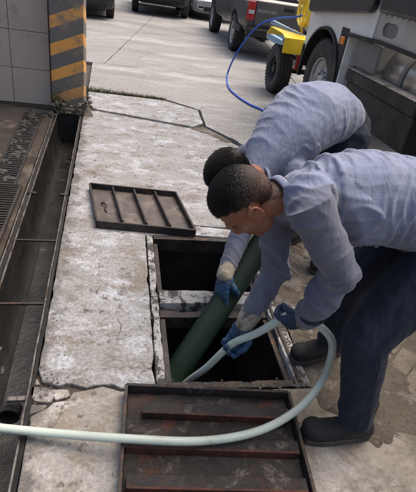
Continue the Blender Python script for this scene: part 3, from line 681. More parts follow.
def cloth(name, c1, c2, dark, bump=.25):
    mt = mk(name, c1, c2, 26, (.85, .95), 0, bump, 420, spec=.15, fine=(260, .10), bd=.002)
    nt = mt.node_tree; N = nt.nodes; L = nt.links; p = N['Principled BSDF']
    a = N.new('ShaderNodeAttribute'); a.attribute_name = 'tone'
    x = N.new('ShaderNodeMix'); x.data_type = 'RGBA'; src = p.inputs['Base Color'].links[0].from_socket
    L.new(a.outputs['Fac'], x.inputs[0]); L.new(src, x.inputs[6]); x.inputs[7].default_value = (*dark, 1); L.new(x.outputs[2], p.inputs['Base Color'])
    p.inputs['Sheen Weight'].default_value = .15
    tc = N.new('ShaderNodeTexCoord'); bm_ = p.inputs['Normal'].links[0].from_node
    for st, sc_, dist in (((30, 9, 7), 1, .010), ((10, 24, 13), 1, .006)):
        mp = N.new('ShaderNodeMapping'); mp.inputs['Scale'].default_value = st; mp.inputs['Rotation'].default_value = (.2, .3, .35); L.new(tc.outputs['Object'], mp.inputs[0])
        nn = N.new('ShaderNodeTexNoise'); nn.inputs['Scale'].default_value = sc_; nn.inputs['Detail'].default_value = 3; nn.inputs['Distortion'].default_value = .6; L.new(mp.outputs[0], nn.inputs[0])
        ab = N.new('ShaderNodeMath'); ab.operation = 'SUBTRACT'; L.new(nn.outputs['Fac'], ab.inputs[0]); ab.inputs[1].default_value = .5
        a2 = N.new('ShaderNodeMath'); a2.operation = 'ABSOLUTE'; L.new(ab.outputs[0], a2.inputs[0])
        b2 = N.new('ShaderNodeBump'); b2.inputs['Strength'].default_value = .75; b2.inputs['Distance'].default_value = dist; b2.invert = True
        L.new(a2.outputs[0], b2.inputs['Height']); L.new(bm_.outputs[0], b2.inputs['Normal']); L.new(b2.outputs[0], p.inputs['Normal']); bm_ = b2
    return mt
M_shirt = cloth('heather_blue_jersey', (.21, .236, .322), (.174, .197, .272), (.088, .091, .118))
M_trou = cloth('navy_work_trousers', (.022, .027, .042), (.016, .020, .032), (.05, .045, .04), .35)
M_trou.node_tree.nodes['Principled BSDF'].inputs['Sheen Weight'].default_value = .04
M_boot = mk('black_boot', (.011, .011, .013), (.017, .016, .017), 15, (.4, .65), 0, .5, 70, c3=(.06, .052, .042), s3=11, t3=(.57, .68), nr=.75, detail=10, spec=.3)
M_sole = mk('boot_sole', (.02, .018, .016), (.07, .058, .045), 18, (.7, .9), 0, .4, 80)
M_glove = mk('blue_glove', (.012, .06, .14), (.008, .036, .085), 25, (.4, .65), 0, .4, 130, c3=(.02, .022, .025), s3=22, t3=(.54, .66))
M_glove2 = mk('dark_glove', (.011, .036, .08), (.008, .022, .05), 25, (.5, .7), 0, .4, 130)
M_cuff = mk('knit_cuff', (.36, .32, .26), (.25, .22, .18), 30, (.85, .95), 0, .6, 160, c3=(.12, .1, .075), s3=20, t3=(.5, .65))
def skin_mat():
    mt = mk('skin', (.25, .115, .073), (.20, .086, .054), 9, (.55, .7), 0, .3, 130, spec=.3, c3=(.27, .10, .066), s3=14, t3=(.5, .7), bd=.003)
    nt = mt.node_tree; N = nt.nodes; L = nt.links; p = N['Principled BSDF']
    a = N.new('ShaderNodeAttribute'); a.attribute_name = 'tone'
    x = N.new('ShaderNodeMix'); x.data_type = 'RGBA'; src = p.inputs['Base Color'].links[0].from_socket
    L.new(a.outputs['Fac'], x.inputs[0]); L.new(src, x.inputs[6]); x.inputs[7].default_value = (.018, .014, .012, 1); L.new(x.outputs[2], p.inputs['Base Color'])
    p.inputs['Subsurface Weight'].default_value = .12; p.inputs['Subsurface Radius'].default_value = (.01, .004, .002); p.inputs['Subsurface Scale'].default_value = .6
    return mt
M_skin = skin_mat()
M_hair = mk('black_hair', (.010, .009, .008), (.016, .014, .012), 60, (.6, .75), 0, 0, 60)
def frame(fwd, up):
    f = Vector(fwd).normalized(); u = Vector(up); u = (u - f * u.dot(f)).normalized(); l = u.cross(f)
    return Matrix((f, l, u)).transposed()
def glove(name, wrist, hx, hy, size, curl, mat, root, cuff_mat, forearm, spread=.0, side=1, gap=.034):
    """hx: wrist to knuckles, hy: along the held hose (thumb side positive), palm faces hz"""
    x = Vector(hx).normalized(); y = Vector(hy); y = (y - x * y.dot(x)).normalized(); z = x.cross(y) * side
    wr = Vector(wrist); k = size
    def P(a, b, c): return wr + x * a * k + y * b * k + z * c * k
    mb = MB()
    rot = Matrix((x, y, z)).transposed()
    mb.ell(P(.052, 0, 0), (.055 * k, .043 * k, .021 * k), rot); mb.ell(P(.075, .0, .0), (.03 * k, .044 * k, .019 * k), rot); mb.ell(P(.035, .024, .012), (.035 * k, .022 * k, .018 * k), rot)
    mb.sweep([P(-.002, 0, 0), P(.03, 0, 0)], [.028 * k, (.034 * k, .024 * k)], ref=z, n=14)
    for i, (b, L0) in enumerate(((.031, .92), (.011, 1.0), (-.010, .95), (-.030, .78))):
        pts = [P(.07, b, .0), P(.097, b * 1.05, .001)]; a = 0; cur = Vector((.097, b * 1.05, .001)); rad = [.0125 * k, .0122 * k]
        for seg, (ln, ca_) in enumerate(((.042, curl[0]), (.028, curl[1]), (.022, curl[2]))):
            a += R_(ca_ + (i - 1.5) * 4); cur = cur + Vector((math.cos(a), spread * (b / .03), math.sin(a))) * ln * L0; pts.append(P(*cur)); rad.append((.0115, .0108, .0098)[seg] * k)
        mb.sweep(pts, rad, n=10)
    tp = [P(.032, .03, .012), P(.054, .050, .024), P(.075, .053, .044), P(.092, .043, .056)]
    mb.sweep(tp, [.016 * k, .0145 * k, .0125 * k, .0105 * k], n=10)
    o = blob(name, mb, .0036, 3, mat, root, lambda co, no: (noise_arr(co, 60, 2) * .0014 + noise_arr(co, 25, 5) * .002, None))
    f = Vector(forearm); d = (wr - f).normalized()
    cb = MB(); c0 = wr - d * .05; pts = [c0 + d * .0, c0 + d * .018, c0 + d * .042, c0 + d * .062]
    cb.sweep(pts, [.045, .044, .040 * min(k, 1.1), .036 * k], n=20)
    blob('cuff', cb, .004, 2, cuff_mat, o, lambda co, no: (noise_arr(co, 30, 2) * .003 + np.sin(((co - np.array(c0)) @ np.array(d)) * 700) * .0007, None))
    o['_g'] = list(P(.098, 0, .038)); return o
def boot(ankle, toe_dir, L_, root, zs=0.0):
    d = Vector(toe_dir); d.z = 0; d.normalize(); sd_ = Vector((-d.y, d.x, 0)); a = Vector(ankle)
    heel = Vector((a.x, a.y, zs)) - d * .085
    def P(t, s, z): return heel + d * (t * L_) + sd_ * s + Vector((0, 0, z))
    mb = MB()
    mb.sweep([P(.09, 0, .055), P(.3, 0, .058), P(.55, 0, .052), P(.78, 0, .047), P(.90, 0, .043)], [(.040, .048), (.041, .052), (.048, .048), (.050, .042), (.043, .036)], n=18)
    mb.sweep([P(.16, 0, .05), P(.24, 0, .10), P(.27, 0, .17), a + Vector((0, 0, .13))], [(.042, .05), (.043, .052), (.046, .054), (.047, .055)], ref=d, n=16)
    mb.ell(P(.85, 0, .056), (.055, .051, .043), Matrix((d, sd_, Vector((0, 0, 1)))).transposed())
    b = blob('boot', mb, .006, 3, M_boot, root, lambda co, no: (noise_arr(co, 22, 1) * .003 + noise_arr(co, 60, 1) * .001, None))
    sl_ = MB(); out = []
    for k in range(28):
        t = k / 28 * 2 * math.pi; u = .5 - .5 * math.cos(t); wv = (.040 if u < .35 else .040 + .014 * math.sin(min(1, (u - .35) / .5) * math.pi / 2)) * (abs(math.sin(t)) ** .45) * (1 if math.sin(t) > 0 else -1)
        p = heel + d * (-.004 + u * (L_ * 1.02)) + sd_ * wv; out.append((p.x, p.y))
    sl_.prism(out, zs + .002, zs + .030).build('sole', M_sole, b, bevel=.005)
    lc = MB()
    for k in range(4):
        t = .40 + k * .07; z = .105 - k * .008; lc.bar(P(t, -.022, z), P(t, .022, z), .006, .005)
    lc.build('lace', M_sole, b)
    return b
def head_into(mb, o, Rm, hs=1.0):
    E_ = lambda c, r, **kw: mb.ell(o + Rm @ (Vector(c) * hs), [q * hs for q in r], Rm, **kw)
    E_((-.008, 0, .045), (.096, .076, .082), nu=24, nv=16); E_((-.05, 0, .02), (.052, .062, .062)); E_((.035, 0, .035), (.062, .066, .066))
    E_((.045, 0, -.03), (.053, .058, .068)); E_((.045, 0, -.068), (.048, .050, .045)); E_((.083, 0, -.098), (.019, .026, .019)); E_((.02, 0, -.05), (.05, .055, .05))
    for s in (-1, 1):
        E_((.066, .040 * s, -.018), (.025, .024, .022)); E_((.087, .027 * s, .027), (.016, .027, .011)); E_((.107, .012 * s, -.034), (.012, .010, .010))
        E_((-.006, .073 * s, .0), (.016, .007, .028), nu=12, nv=8); E_((.0, .078 * s, -.020), (.009, .006, .010)); E_((.012, .074 * s, -.006), (.006, .006, .008))
        hx_ = [o + Rm @ Vector((-.008 + math.cos(t) * .020 - .004 * math.sin(t), (.083 + .004 * math.sin(t)) * s, .002 + math.sin(t) * .030)) for t in np.linspace(R_(15), R_(265), 14)]
        mb.sweep(hx_, [.0048] * 14, n=8)
        hx_ = [o + Rm @ Vector((-.006 + math.cos(t) * .009, .080 * s, .000 + math.sin(t) * .016)) for t in np.linspace(R_(60), R_(270), 8)]
        mb.sweep(hx_, [.0036] * 8, n=8)
        E_((.03, .046 * s, -.072), (.032, .016, .026))
    mb.sweep([o + Rm @ Vector(p) for p in ((.094, 0, .018), (.104, 0, -.005), (.118, 0, -.030))], [.009, .011, .0145], n=10)
    E_((.094, 0, -.061), (.013, .026, .0075)); E_((.093, 0, -.074), (.013, .022, .0085))
def person(sp):
    root = thing('person', sp['label'], 'person', sp['base'], None)
    J = {k: Vector(v) for k, v in sp['J'].items()}
    H = Matrix(frame(sp['face'], sp['headup'])); ho = J['head']
    lat = (J['shL'] - J['shR']).normalized()
    # ---- body: one continuous surface
    mb = MB(); head_into(mb, ho, H, sp.get('hs', 1.0))
    nb = J['neck']; mb.sweep([ho + H @ Vector((-.02, 0, -.045)), ho.lerp(nb, .55) + H @ Vector((-.012, 0, -.025)), nb, nb.lerp(J['chest'], .35)], [(.056, .058), (.057, .06), (.060, .060), (.068, .060)], ref=lat, n=18)
    spine = [J['pelvis'], J['waist'], J['chest'], nb.lerp(J['chest'], .25)]
    mb.sweep(spine, [(.135, .09), (.12, .085), (.13, .085), (.07, .055)], ref=lat.cross(J['chest'] - J['pelvis']), n=20)
    for s in 'LR':
        mb.sweep([J['chest'].lerp(J['sh' + s], .5), J['sh' + s], J['el' + s], J['wr' + s]], [.042, .036, .034, .026], n=14)
        mb.sweep([J['pelvis'].lerp(J['hip' + s], .6), J['hip' + s], J['kn' + s], J['an' + s]], [.085, .078, .052, .035], n=14)
    def hair_attr(co, no):
        q = (co - np.array(ho)) @ np.array(H); x, y, z = q[:, 0], q[:, 1], q[:, 2]
        near_ = np.linalg.norm(q - np.array([0, 0, .03]), axis=1) < .16
        line = np.where(x > .02, .058 + (x - .02) * .28, np.where(x > -.03, .03 + (x + .03) * .45, -.055 + (x + .085).clip(0) * 1.2)) - sp.get('nape', 0) * (x < -.01)
        ear = (np.abs(y) > .062) & (x > -.035) & (x < .02) & (z < .036)
        j = noise_arr(co, 40, 3) * .008
        inside = np.clip((z - line + j) / .02, 0, 1) * near_ * ~ear
        top = np.clip((z - .03 + j * .8) / .075, 0, 1)
        tone = inside * (sp['side'] + (1 - sp['side']) * top)
        stub = ((x > .02) & (z < -.045) & near_) * .12
        hair_attr.w = inside; hair_attr.top = top
        return inside * top * .004 + noise_arr(co, 90, 1) * .0003, np.maximum(tone, stub)
    body = blob('body', mb, .0042, 3, M_skin, root, hair_attr)
    # hair strands
    me = body.data; w_ = hair_attr.w; tp = hair_attr.top
    cand = [v for v in me.vertices if w_[v.index] > .3]
    hb = MB(); fwdv = H @ Vector((1, 0, 0)); upv = H @ Vector((0, 0, 1))
    for k in range(sp['strands']):
        v = random.choice(cand); t = tp[v.index]
        if random.random() > .45 + t * .6 + (sp['side'] > .9): continue
        L_ = sp['hl'][0] + (sp['hl'][1] - sp['hl'][0]) * t * random.uniform(.6, 1.2)
        n_ = v.normal; c_ = v.co + Vector([random.uniform(-.003, .003) for _ in range(3)])
        d_ = (n_ * sp['lift'] + fwdv * random.uniform(.6, .9) + Vector([random.uniform(-.13, .13) for _ in range(3)])).normalized(); sdv = d_.cross(n_ + Vector((.01, .02, .03))).normalized() * .0005
        hb.add([c_ - sdv - n_ * .002, c_ + sdv - n_ * .002, c_ + d_ * L_ * .6 + sdv * .8 , c_ + d_ * L_ + fwdv * L_ * .15], [(0, 1, 2), (0, 2, 3)])
    hb.build('hair', M_hair, root)
    for s in (-1, 1):
        MB().ell(ho + H @ Vector((.0875, .029 * s, .010)), (.012, .012, .0085), H, 12, 8).build('eye', plain('eye', (.05, .035, .03), .15), root, smooth=True)
    # ---- shirt
    mb = MB(); up_ref = lat.cross(J['chest'] - J['pelvis'])
    for pts, rr in sp['torso']: mb.sweep(pts, rr, ref=up_ref, n=26, power=2.3)
    for s in 'LR':
        r = sp['sleeve']; sh, el, wr = J['sh' + s], J['el' + s], J['wr' + s]; ch = J['chest'].lerp(J['neck'], .35)
        mb.sweep([ch.lerp(sh, .35), ch.lerp(sh, .8), sh, sh.lerp(el, .45), el, el.lerp(wr, .45), el.lerp(wr, .86)], [.083, .080, r[0], r[1], r[2], r[3], r[4]], n=20)
    bones = [(J['pelvis'], J['waist']), (J['waist'], J['chest']), (J['chest'], J['neck'])]
    for s in 'LR': bones += [(J['sh' + s], J['el' + s]), (J['el' + s], J['wr' + s])]
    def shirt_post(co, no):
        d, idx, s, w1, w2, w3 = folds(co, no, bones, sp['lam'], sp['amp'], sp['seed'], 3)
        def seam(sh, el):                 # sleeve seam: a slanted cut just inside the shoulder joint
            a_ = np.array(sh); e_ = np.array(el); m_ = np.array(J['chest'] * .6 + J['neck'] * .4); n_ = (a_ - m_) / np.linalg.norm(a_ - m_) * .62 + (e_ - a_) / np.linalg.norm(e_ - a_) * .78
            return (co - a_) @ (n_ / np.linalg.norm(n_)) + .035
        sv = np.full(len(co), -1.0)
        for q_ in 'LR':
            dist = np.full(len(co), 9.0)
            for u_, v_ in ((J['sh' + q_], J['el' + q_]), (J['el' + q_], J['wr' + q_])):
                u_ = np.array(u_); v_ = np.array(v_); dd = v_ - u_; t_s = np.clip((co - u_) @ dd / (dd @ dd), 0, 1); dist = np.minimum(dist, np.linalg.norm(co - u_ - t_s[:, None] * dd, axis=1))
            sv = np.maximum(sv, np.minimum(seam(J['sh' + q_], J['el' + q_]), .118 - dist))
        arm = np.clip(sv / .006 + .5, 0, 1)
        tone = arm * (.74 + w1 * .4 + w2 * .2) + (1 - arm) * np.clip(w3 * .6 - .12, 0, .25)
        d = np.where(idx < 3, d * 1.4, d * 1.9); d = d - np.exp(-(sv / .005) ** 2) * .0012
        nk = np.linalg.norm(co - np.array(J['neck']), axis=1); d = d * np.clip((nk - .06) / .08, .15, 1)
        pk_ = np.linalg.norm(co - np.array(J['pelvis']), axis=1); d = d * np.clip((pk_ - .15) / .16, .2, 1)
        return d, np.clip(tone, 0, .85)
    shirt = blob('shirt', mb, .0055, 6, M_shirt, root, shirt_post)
    a = (ho + H @ Vector((-.015, 0, -.06))) - J['neck']; ax = a.normalized(); l2 = (lat - ax * lat.dot(ax)).normalized(); b2 = ax.cross(l2)
    cb = MB(); ring = []
    for k in range(40):
        t = 2 * math.pi * k / 40; ring.append(J['neck'] + ax * (.022 + .006 * math.sin(t)) + l2 * math.cos(t) * .074 + b2 * math.sin(t) * .070)
    ring += ring[:2]
    cb.sweep(ring, [(.005, .014)] * len(ring), ref=ax, n=10, dome=False).build('collar', M_shirt, shirt, smooth=True)
    # ---- trousers
    mb = MB(); pv = J['pelvis']
    for pts, rr in sp['hips']: mb.sweep(pts, rr, ref=up_ref, n=22, power=2.2)
    tb = []
    for s in 'LR':
        hp, kn, an = J['hip' + s], J['kn' + s], J['an' + s]; hem = kn.lerp(an, .96)
        r = sp['legr']; mb.sweep([pv.lerp(hp, .7), hp, hp.lerp(kn, .5), kn, kn.lerp(an, .5), hem], [.13, r[0], r[1], r[2], r[3], r[4]], n=20)
        tb += [(hp, kn), (kn, an)]
    def trou_post(co, no):
        d, idx, s, w1, w2, w3 = folds(co, no, tb, .15, .0055, sp['seed'] + 20)
        d = d + noise_arr(co * np.array([1, 1, .22]), 17, 4) * .007 + noise_arr(co * np.array([1, 1, .35]), 34, 7) * .003
        low = np.clip((.22 - co[:, 2]) / .2, 0, 1)
        return d, np.clip(low * (.22 + w2 * .8), 0, .4)
    tro = blob('trousers', mb, .0065, 4, M_trou, root, trou_post)
    from mathutils.bvhtree import BVHTree
    bv = BVHTree.FromPolygons([v.co for v in tro.data.vertices], [tuple(p.vertices) for p in tro.data.polygons])
    for s, sg in (('L', 1), ('R', -1)):
        for off, nm, t0, t1 in ((0, 'side_seam', .05, .97), (.012, 'side_seam', .05, .97), (.05, 'pocket_edge', .02, .22)):
            line = []
            for k in range(60):
                t = t0 + (t1 - t0) * k / 59; hp, kn, an = J['hip' + s], J['kn' + s], J['an' + s]
                c_ = hp.lerp(kn, t * 2) if t < .5 else kn.lerp(an, t * 2 - 1); ax_ = (kn - hp if t < .5 else an - kn).normalized(); o_s = (lat * sg - ax_ * ax_.dot(lat * sg)).normalized(); fv = ax_.cross(o_s) * (-sg)
                c_ = c_ + fv * (off if nm == 'side_seam' else off + (t - t0) * .35)
                h_ = bv.ray_cast(c_ + o_s * .35, -o_s, .5)
                if h_[0] is not None: line.append(h_[0] + o_s * .0005)
            if len(line) > 4: MB().sweep(line, [.0016 if nm == 'side_seam' else .0022] * len(line), n=6, dome=False).build(nm, M_trou, tro, smooth=True)
    for s in 'LR': boot(J['an' + s], sp['toe' + s], sp['bootL'], root)
    return root, J

# front worker, bent over from the right
J1 = dict(head=gy(249, 201, 1.27), neck=(.555, 1.29, 1.005), chest=(.70, 1.285, 1.005), waist=(.93, 1.29, 1.0), pelvis=(1.16, 1.30, .94),
          shL=gy(307, 203, 1.10), elL=gy(341, 272, 1.09), wrL=gy(305, 320, 1.21), shR=(.565, 1.43, .90), elR=gy(276, 272, 1.44), wrR=gy(246, 322, 1.40),
          hipL=(1.16, 1.20, .88), knL=(.915, 1.11, .52), anL=(1.005, 1.075, .09), hipR=(1.18, 1.40, .88), knR=(1.03, 1.50, .50), anR=(1.09, 1.55, .09))
p1, J1 = person(dict(label='short-haired worker in navy trousers bending over, gripping the pale hose', base=(1.05, 1.3, 0), J=J1, face=(-.38, .10, -.92), headup=(-.92, -.08, .40),
    torso=[([(1.12, 1.295, .96), (.95, 1.29, 1.0), (.80, 1.285, 1.01), (.67, 1.285, 1.005), (.585, 1.29, 1.0)], [(.175, .15), (.185, .155), (.19, .155), (.165, .135), (.095, .085)])],
    sleeve=(.076, .067, .062, .054, .045), lam=.040, amp=.011, seed=3,
    hips=[([(1.26, 1.30, .88), (1.16, 1.30, .93), (1.02, 1.295, .965)], [(.17, .14), (.18, .155), (.17, .14)])],
    legr=(.118, .112, .092, .076, .068), toeL=(-1, .02, 0), toeR=(-.97, -.22, 0), bootL=.305, side=.82, nape=.03, hs=1.02, lift=.38, strands=46000, hl=(.003, .012)))
hd = Vector(gy(200, 372, 1.47)) - Vector(gy(268, 328, 1.34))
gR = glove('glove', J1['wrR'], gy(230, 352, 1.405) - J1['wrR'], -hd, 1.12, (38, 62, 50), M_glove, p1, M_cuff, J1['elR'], side=1)
hl_ = gy(268, 326, 1.33) - gy(318, 324, 1.24)
gL = glove('glove', J1['wrL'], gy(281, 324, 1.28) - J1['wrL'], Vector((.1, -.35, .6)), 1.0, (42, 60, 50), M_glove2, p1, M_cuff, J1['elL'], side=1)
RH = Vector(gR['_g']); LH = Vector(gL['_g']); del gR['_g']; del gL['_g']
hose('pale_hose', 'pale green water hose looped from the trench over the cover into the pit', 'hose',
     [(-1.3, 1.33, .02), hzp(-40, 424, .024), hzp(0, 428, .03), hzp(62, 434, .045), hzp(124, 438.5, .085), hzp(200, 441, .085), hzp(258, 431, .09), gz(298, 409, .10), gy(322, 381, 1.22), gy(332, 352, 1.22), gy(327, 333, 1.24), LH - (RH - LH) * .16 + Vector((0, 0, -.01)),
      LH, LH.lerp(RH, .5) + Vector((0, 0, -.012)), RH, gy(206, 368, 1.46), gy(188, 381, 1.52), (.28, 1.55, -.35)], .0165, M_hose)
# wrist band over the left cuff
wv = (J1['wrL'] - J1['elL']).normalized(); q = wv.to_track_quat('Z', 'Y').to_matrix()
mb = MB(); ring = [J1['wrL'] - wv * .066 + q @ Vector((math.cos(t) * .053, math.sin(t) * .053, 0)) for t in np.linspace(0, 2 * math.pi, 29)]
wb = mb.sweep(ring, [(.0045, .008)] * 29, ref=wv, n=8, dome=False).build('wrist_strap', M_black, p1, smooth=True)

# second worker, behind
J2 = dict(head=gy(232, 175, 1.97), neck=gy(260, 176, 2.10), chest=(.86, 2.25, .86), waist=(1.06, 2.40, .93), pelvis=(1.27, 2.54, .93),
          shR=(.70, 2.36, .74), elR=gy(243, 228, 2.12), wrR=gy(225, 274, 1.88), shL=(.93, 2.07, .74), elL=(.95, 1.99, .52), wrL=gy(300, 228, 2.0),
          hipR=(1.22, 2.63, .88), knR=(1.19, 2.68, .48), anR=(1.36, 2.74, .09), hipL=(1.33, 2.45, .88), knL=(1.28, 2.36, .48), anL=(1.44, 2.38, .09))
p2, J2 = person(dict(label='black-haired worker in grey-blue shirt stooping behind, one hand on the green pipe', base=(1.4, 2.55, 0), J=J2, face=(-.45, -.30, -.84), headup=(-.80, -.50, .30),
    torso=[([(1.25, 2.53, .95), (1.13, 2.45, .99), (1.0, 2.36, .98), (.87, 2.26, .89), (.76, 2.17, .80), (.715, 2.12, .745)], [(.18, .15), (.195, .17), (.205, .18), (.19, .155), (.13, .10), (.085, .075)])],
    sleeve=(.088, .074, .066, .058, .046), lam=.085, amp=.0055, seed=8,
    hips=[([(1.36, 2.59, .86), (1.28, 2.55, .92), (1.18, 2.48, .95)], [(.17, .15), (.18, .16), (.17, .14)])],
    legr=(.12, .112, .094, .082, .078), toeL=(-.8, -.55, 0), toeR=(-.8, -.55, 0), bootL=.30, side=.98, hs=1.08, nape=.05, lift=.5, strands=46000, hl=(.012, .026)))
glove('glove', J2['wrR'], gy(219, 306, 1.82) - J2['wrR'], Vector((.4, -.45, .5)), 1.2, (22, 34, 28), M_glove, p2, M_cuff, J2['elR'], side=-1)
glove('glove', J2['wrL'], Vector((-.08, .05, -.06)), Vector((.3, -.6, .3)), 1.0, (30, 40, 30), M_glove, p2, M_cuff, J2['elL'], side=1)

# ------------------------------------------------------------------ vehicles
def bake(o):
    dg = bpy.context.evaluated_depsgraph_get(); dg.update(); me = bpy.data.meshes.new_from_object(o.evaluated_get(dg)); o.modifiers.clear(); o.data = me; return o
def cut(o, cutters):
    ts = []
    for mb in cutters:
        t = mb.build('cutter', M_black); ts.append(t)
        b = o.modifiers.new('b', 'BOOLEAN'); b.operation = 'DIFFERENCE'; b.object = t; b.solver = 'EXACT'
    bake(o)
    for t in ts: bpy.data.objects.remove(t)
    return o
def cyl(c, r, h, axis='x', n=40): return MB().lathe([(.0001, -h / 2), (r, -h / 2), (r, h / 2), (.0001, h / 2)], c, axis, n, closed=False)
def wheel(root, c, r, wd, out, rim_r=None, name='wheel', spokes=5, rim_mat=None, nuts=0):
    """out = -1 when the outer face looks to -x"""
    rr = rim_r or r * .62; x = wd / 2
    rim_mat = rim_mat or M_rim
    wroot = MB().lathe([(rr - .02, -x * .8), (rr, -x * .9), (rr, x * .9), (rr - .02, x * .8)], c, 'x', 36).build(name, rim_mat, root, smooth=True)
    prof = [(rr * .98, -x * .82), (rr + .02, -x), (r - .06, -x * 1.04), (r - .018, -x * .92), (r, -x * .72), (r, -x * .30), (r - .012, -x * .28), (r - .012, -x * .2), (r, -x * .18), (r, x * .18), (r - .012, x * .2), (r - .012, x * .28), (r, x * .3), (r, x * .72), (r - .018, x * .92), (r - .06, x * 1.04), (rr + .02, x), (rr * .98, x * .82)]
    smooth_by_angle(MB().lathe(prof, c, 'x', 48).build('tyre', M_tyre, wroot), 50)
    tb = MB()
    for k in range(44):
        a = 2 * math.pi * k / 44
        for s in (-1, 1):
            d = Vector((0, math.cos(a), math.sin(a))); tb.box(Vector(c) + d * (r - .001) + Vector((s * x * .80, 0, 0)), (x * .26, .022, .014), Matrix.Rotation(a - math.pi / 2, 3, 'X'))
    tag(tb.build('tread', M_tyre, wroot), kind='stuff')
    rb = MB(); xo = out * x * .55
    rb.lathe([(.001, xo + out * .03), (rr * .25, xo + out * .03), (rr * .3, xo + out * .01), (rr * .32, xo - out * .02), (.001, xo - out * .02)], c, 'x', 24, closed=False)
    if spokes:
        for k in range(spokes):
            a = 2 * math.pi * k / spokes + .3; d = Vector((0, math.cos(a), math.sin(a))); p = Vector(c) + Vector((xo, 0, 0))
            rb.bar(p + d * rr * .2, p + d * rr * .98, rr * .3, .03, up=(1, 0, 0))
    else:
        rb.lathe([(rr * .3, xo), (rr * .72, xo - out * .035), (rr * .95, xo + out * .01), (rr * .95, xo - out * .02), (rr * .70, xo - out * .06), (rr * .3, xo - out * .03)], c, 'x', 32)
    for k in range(nuts):
        a = 2 * math.pi * k / nuts; rb.add(*(lambda q: (q.v, q.f))(cyl(Vector(c) + Vector((xo + out * .012, math.cos(a) * rr * .42, math.sin(a) * rr * .42)), .017, .045, 'x', 8)))
    smooth_by_angle(rb.build('rim_disc', rim_mat, wroot), 35)
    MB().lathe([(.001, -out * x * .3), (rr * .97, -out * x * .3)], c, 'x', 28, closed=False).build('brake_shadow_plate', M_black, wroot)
    return wroot
def loft(stations, power=.0):
    """stations: (y, zb, zt, half width bottom, half width belt, half width top)"""
    mb = MB(); n = 0
    for (y, zb_, zt, wb_, wm, wt_) in stations:
        h = zt - zb_; half = [(wb_ * .75, zb_), (wb_, zb_ + h * .10), (wm * .995, zb_ + h * .35), (wm, zb_ + h * .6), (wm * .5 + wt_ * .5, zb_ + h * .88), (wt_ * .93, zt), (wt_ * .5, zt + .012)]
        ring = [(-x, z) for x, z in half] + [(x, z) for x, z in half[::-1]]; n = len(ring)
        mb.v += [(x, y, z) for x, z in ring]
    k_ = len(stations)
    for i in range(k_ - 1):
        for j in range(n): mb.f.append((i * n + j, i * n + (j + 1) % n, (i + 1) * n + (j + 1) % n, (i + 1) * n + j))
    mb.f += [tuple(range(n)), tuple(reversed(range((k_ - 1) * n, k_ * n)))]
    return mb
def car(name, label, cat, col, L_=4.4, W=1.76, H=1.46, wb=2.6, tr_=.32, style='sedan', rear_lamps=True):
    root = thing(name, label, cat); hw = W / 2; yf = L_ / 2; zb_ = .2; belt = .92 if style != 'suv' else 1.08; zb_ = .2 if style != 'suv' else .32
    hd_ = belt - (.12 if style != 'suv' else .06)
    body = loft([(-yf, zb_ + .12, belt - .12, hw * .78, hw * .82, hw * .74), (-yf + .10, zb_ + .02, belt, hw * .9, hw * .95, hw * .86), (-yf + .5, zb_, belt + .02, hw * .95, hw, hw * .9), (0, zb_, belt + .01, hw * .95, hw, hw * .92),
                 (yf - 1.25, zb_, belt - .01, hw * .95, hw, hw * .92), (yf - .5, zb_, hd_ - .02, hw * .93, hw * .98, hw * .86), (yf - .12, zb_ + .02, hd_ - .12, hw * .88, hw * .92, hw * .8), (yf, zb_ + .12, hd_ - .22, hw * .74, hw * .8, hw * .7)])
    pm = paint('car_' + name + '_' + label.split()[0], col, .25, amt=(.66, .9))
    b = body.build('body', pm, root)
    wy = (-wb / 2 - .05, wb / 2 + .05)
    cut(b, [cyl((s * hw, y, tr_ + .02), tr_ + .06, .5) for y in wy for s in (-1, 1)])
    smooth_by_angle(b, 32)
    top = H
    g0, g1 = (-yf + .45, yf - 1.35) if style == 'sedan' else (-yf + .12, yf - 1.35)
    gl = loft([(g0, belt - .02, belt + .04, hw * .8, hw * .8, hw * .75), (g0 + (.65 if style == 'sedan' else .22), belt - .02, top - .02, hw * .88, hw * .84, hw * .66), (-.1, belt - .02, top, hw * .9, hw * .86, hw * .68), (g1 - .75, belt - .02, top - .03, hw * .89, hw * .85, hw * .66), (g1, belt - .02, belt + .02, hw * .82, hw * .8, hw * .74)])
    smooth_by_angle(gl.build('windows', M_glass, root), 30)
    rf = MB().box((0, (g0 + g1) / 2 - .1, top), (hw * 1.22, (g1 - g0) * .5, .05)); rf.build('roof', pm, root, bevel=.02)
    for s in (-1, 1):
        for y in wy: wheel(root, (s * (hw - .11), y, tr_), tr_, .21, s, name='wheel')
        MB().box((s * hw * .60, yf - .10, hd_ - .26), (hw * .42, .16, .13)).build('headlight', M_clear, root, bevel=.03)
        MB().box((s * hw * .66, -yf + .05, belt - .17), (hw * .36, .12, .15)).build('tail_light', M_red, root, bevel=.03)
        MB().box((s * hw * .62, yf - .04, zb_ + .2), (hw * .26, .08, .10)).build('fog_lamp_recess', M_black, root, bevel=.03)
    MB().box((0, -yf + .03, zb_ + .17), (W * .78, .14, .12)).build('rear_bumper', M_black, root, bevel=.03)
    MB().box((0, yf - .02, zb_ + .16), (W * .5, .1, .14)).build('grille', M_black, root, bevel=.03)
    MB().box((0, -yf + .012, belt - .36), (.34, .03, .15)).build('number_plate', plain('plate_white', (.6, .6, .58), .5), root, bevel=.004)
    MB().box((0, yf + .0, zb_ + .30), (.34, .03, .13)).build('number_plate', plain('plate_white', (.6, .6, .58), .5), root, bevel=.004)
    return root
c1_ = car('parked_suv', 'black parked SUV across the far end of the yard joint', 'car', (.016, .017, .02), 4.5, 1.86, 1.72, 2.7, .37, 'suv'); c1_.location = (1.19, 18.5, 0); c1_.rotation_euler.z = R_(-1.5)
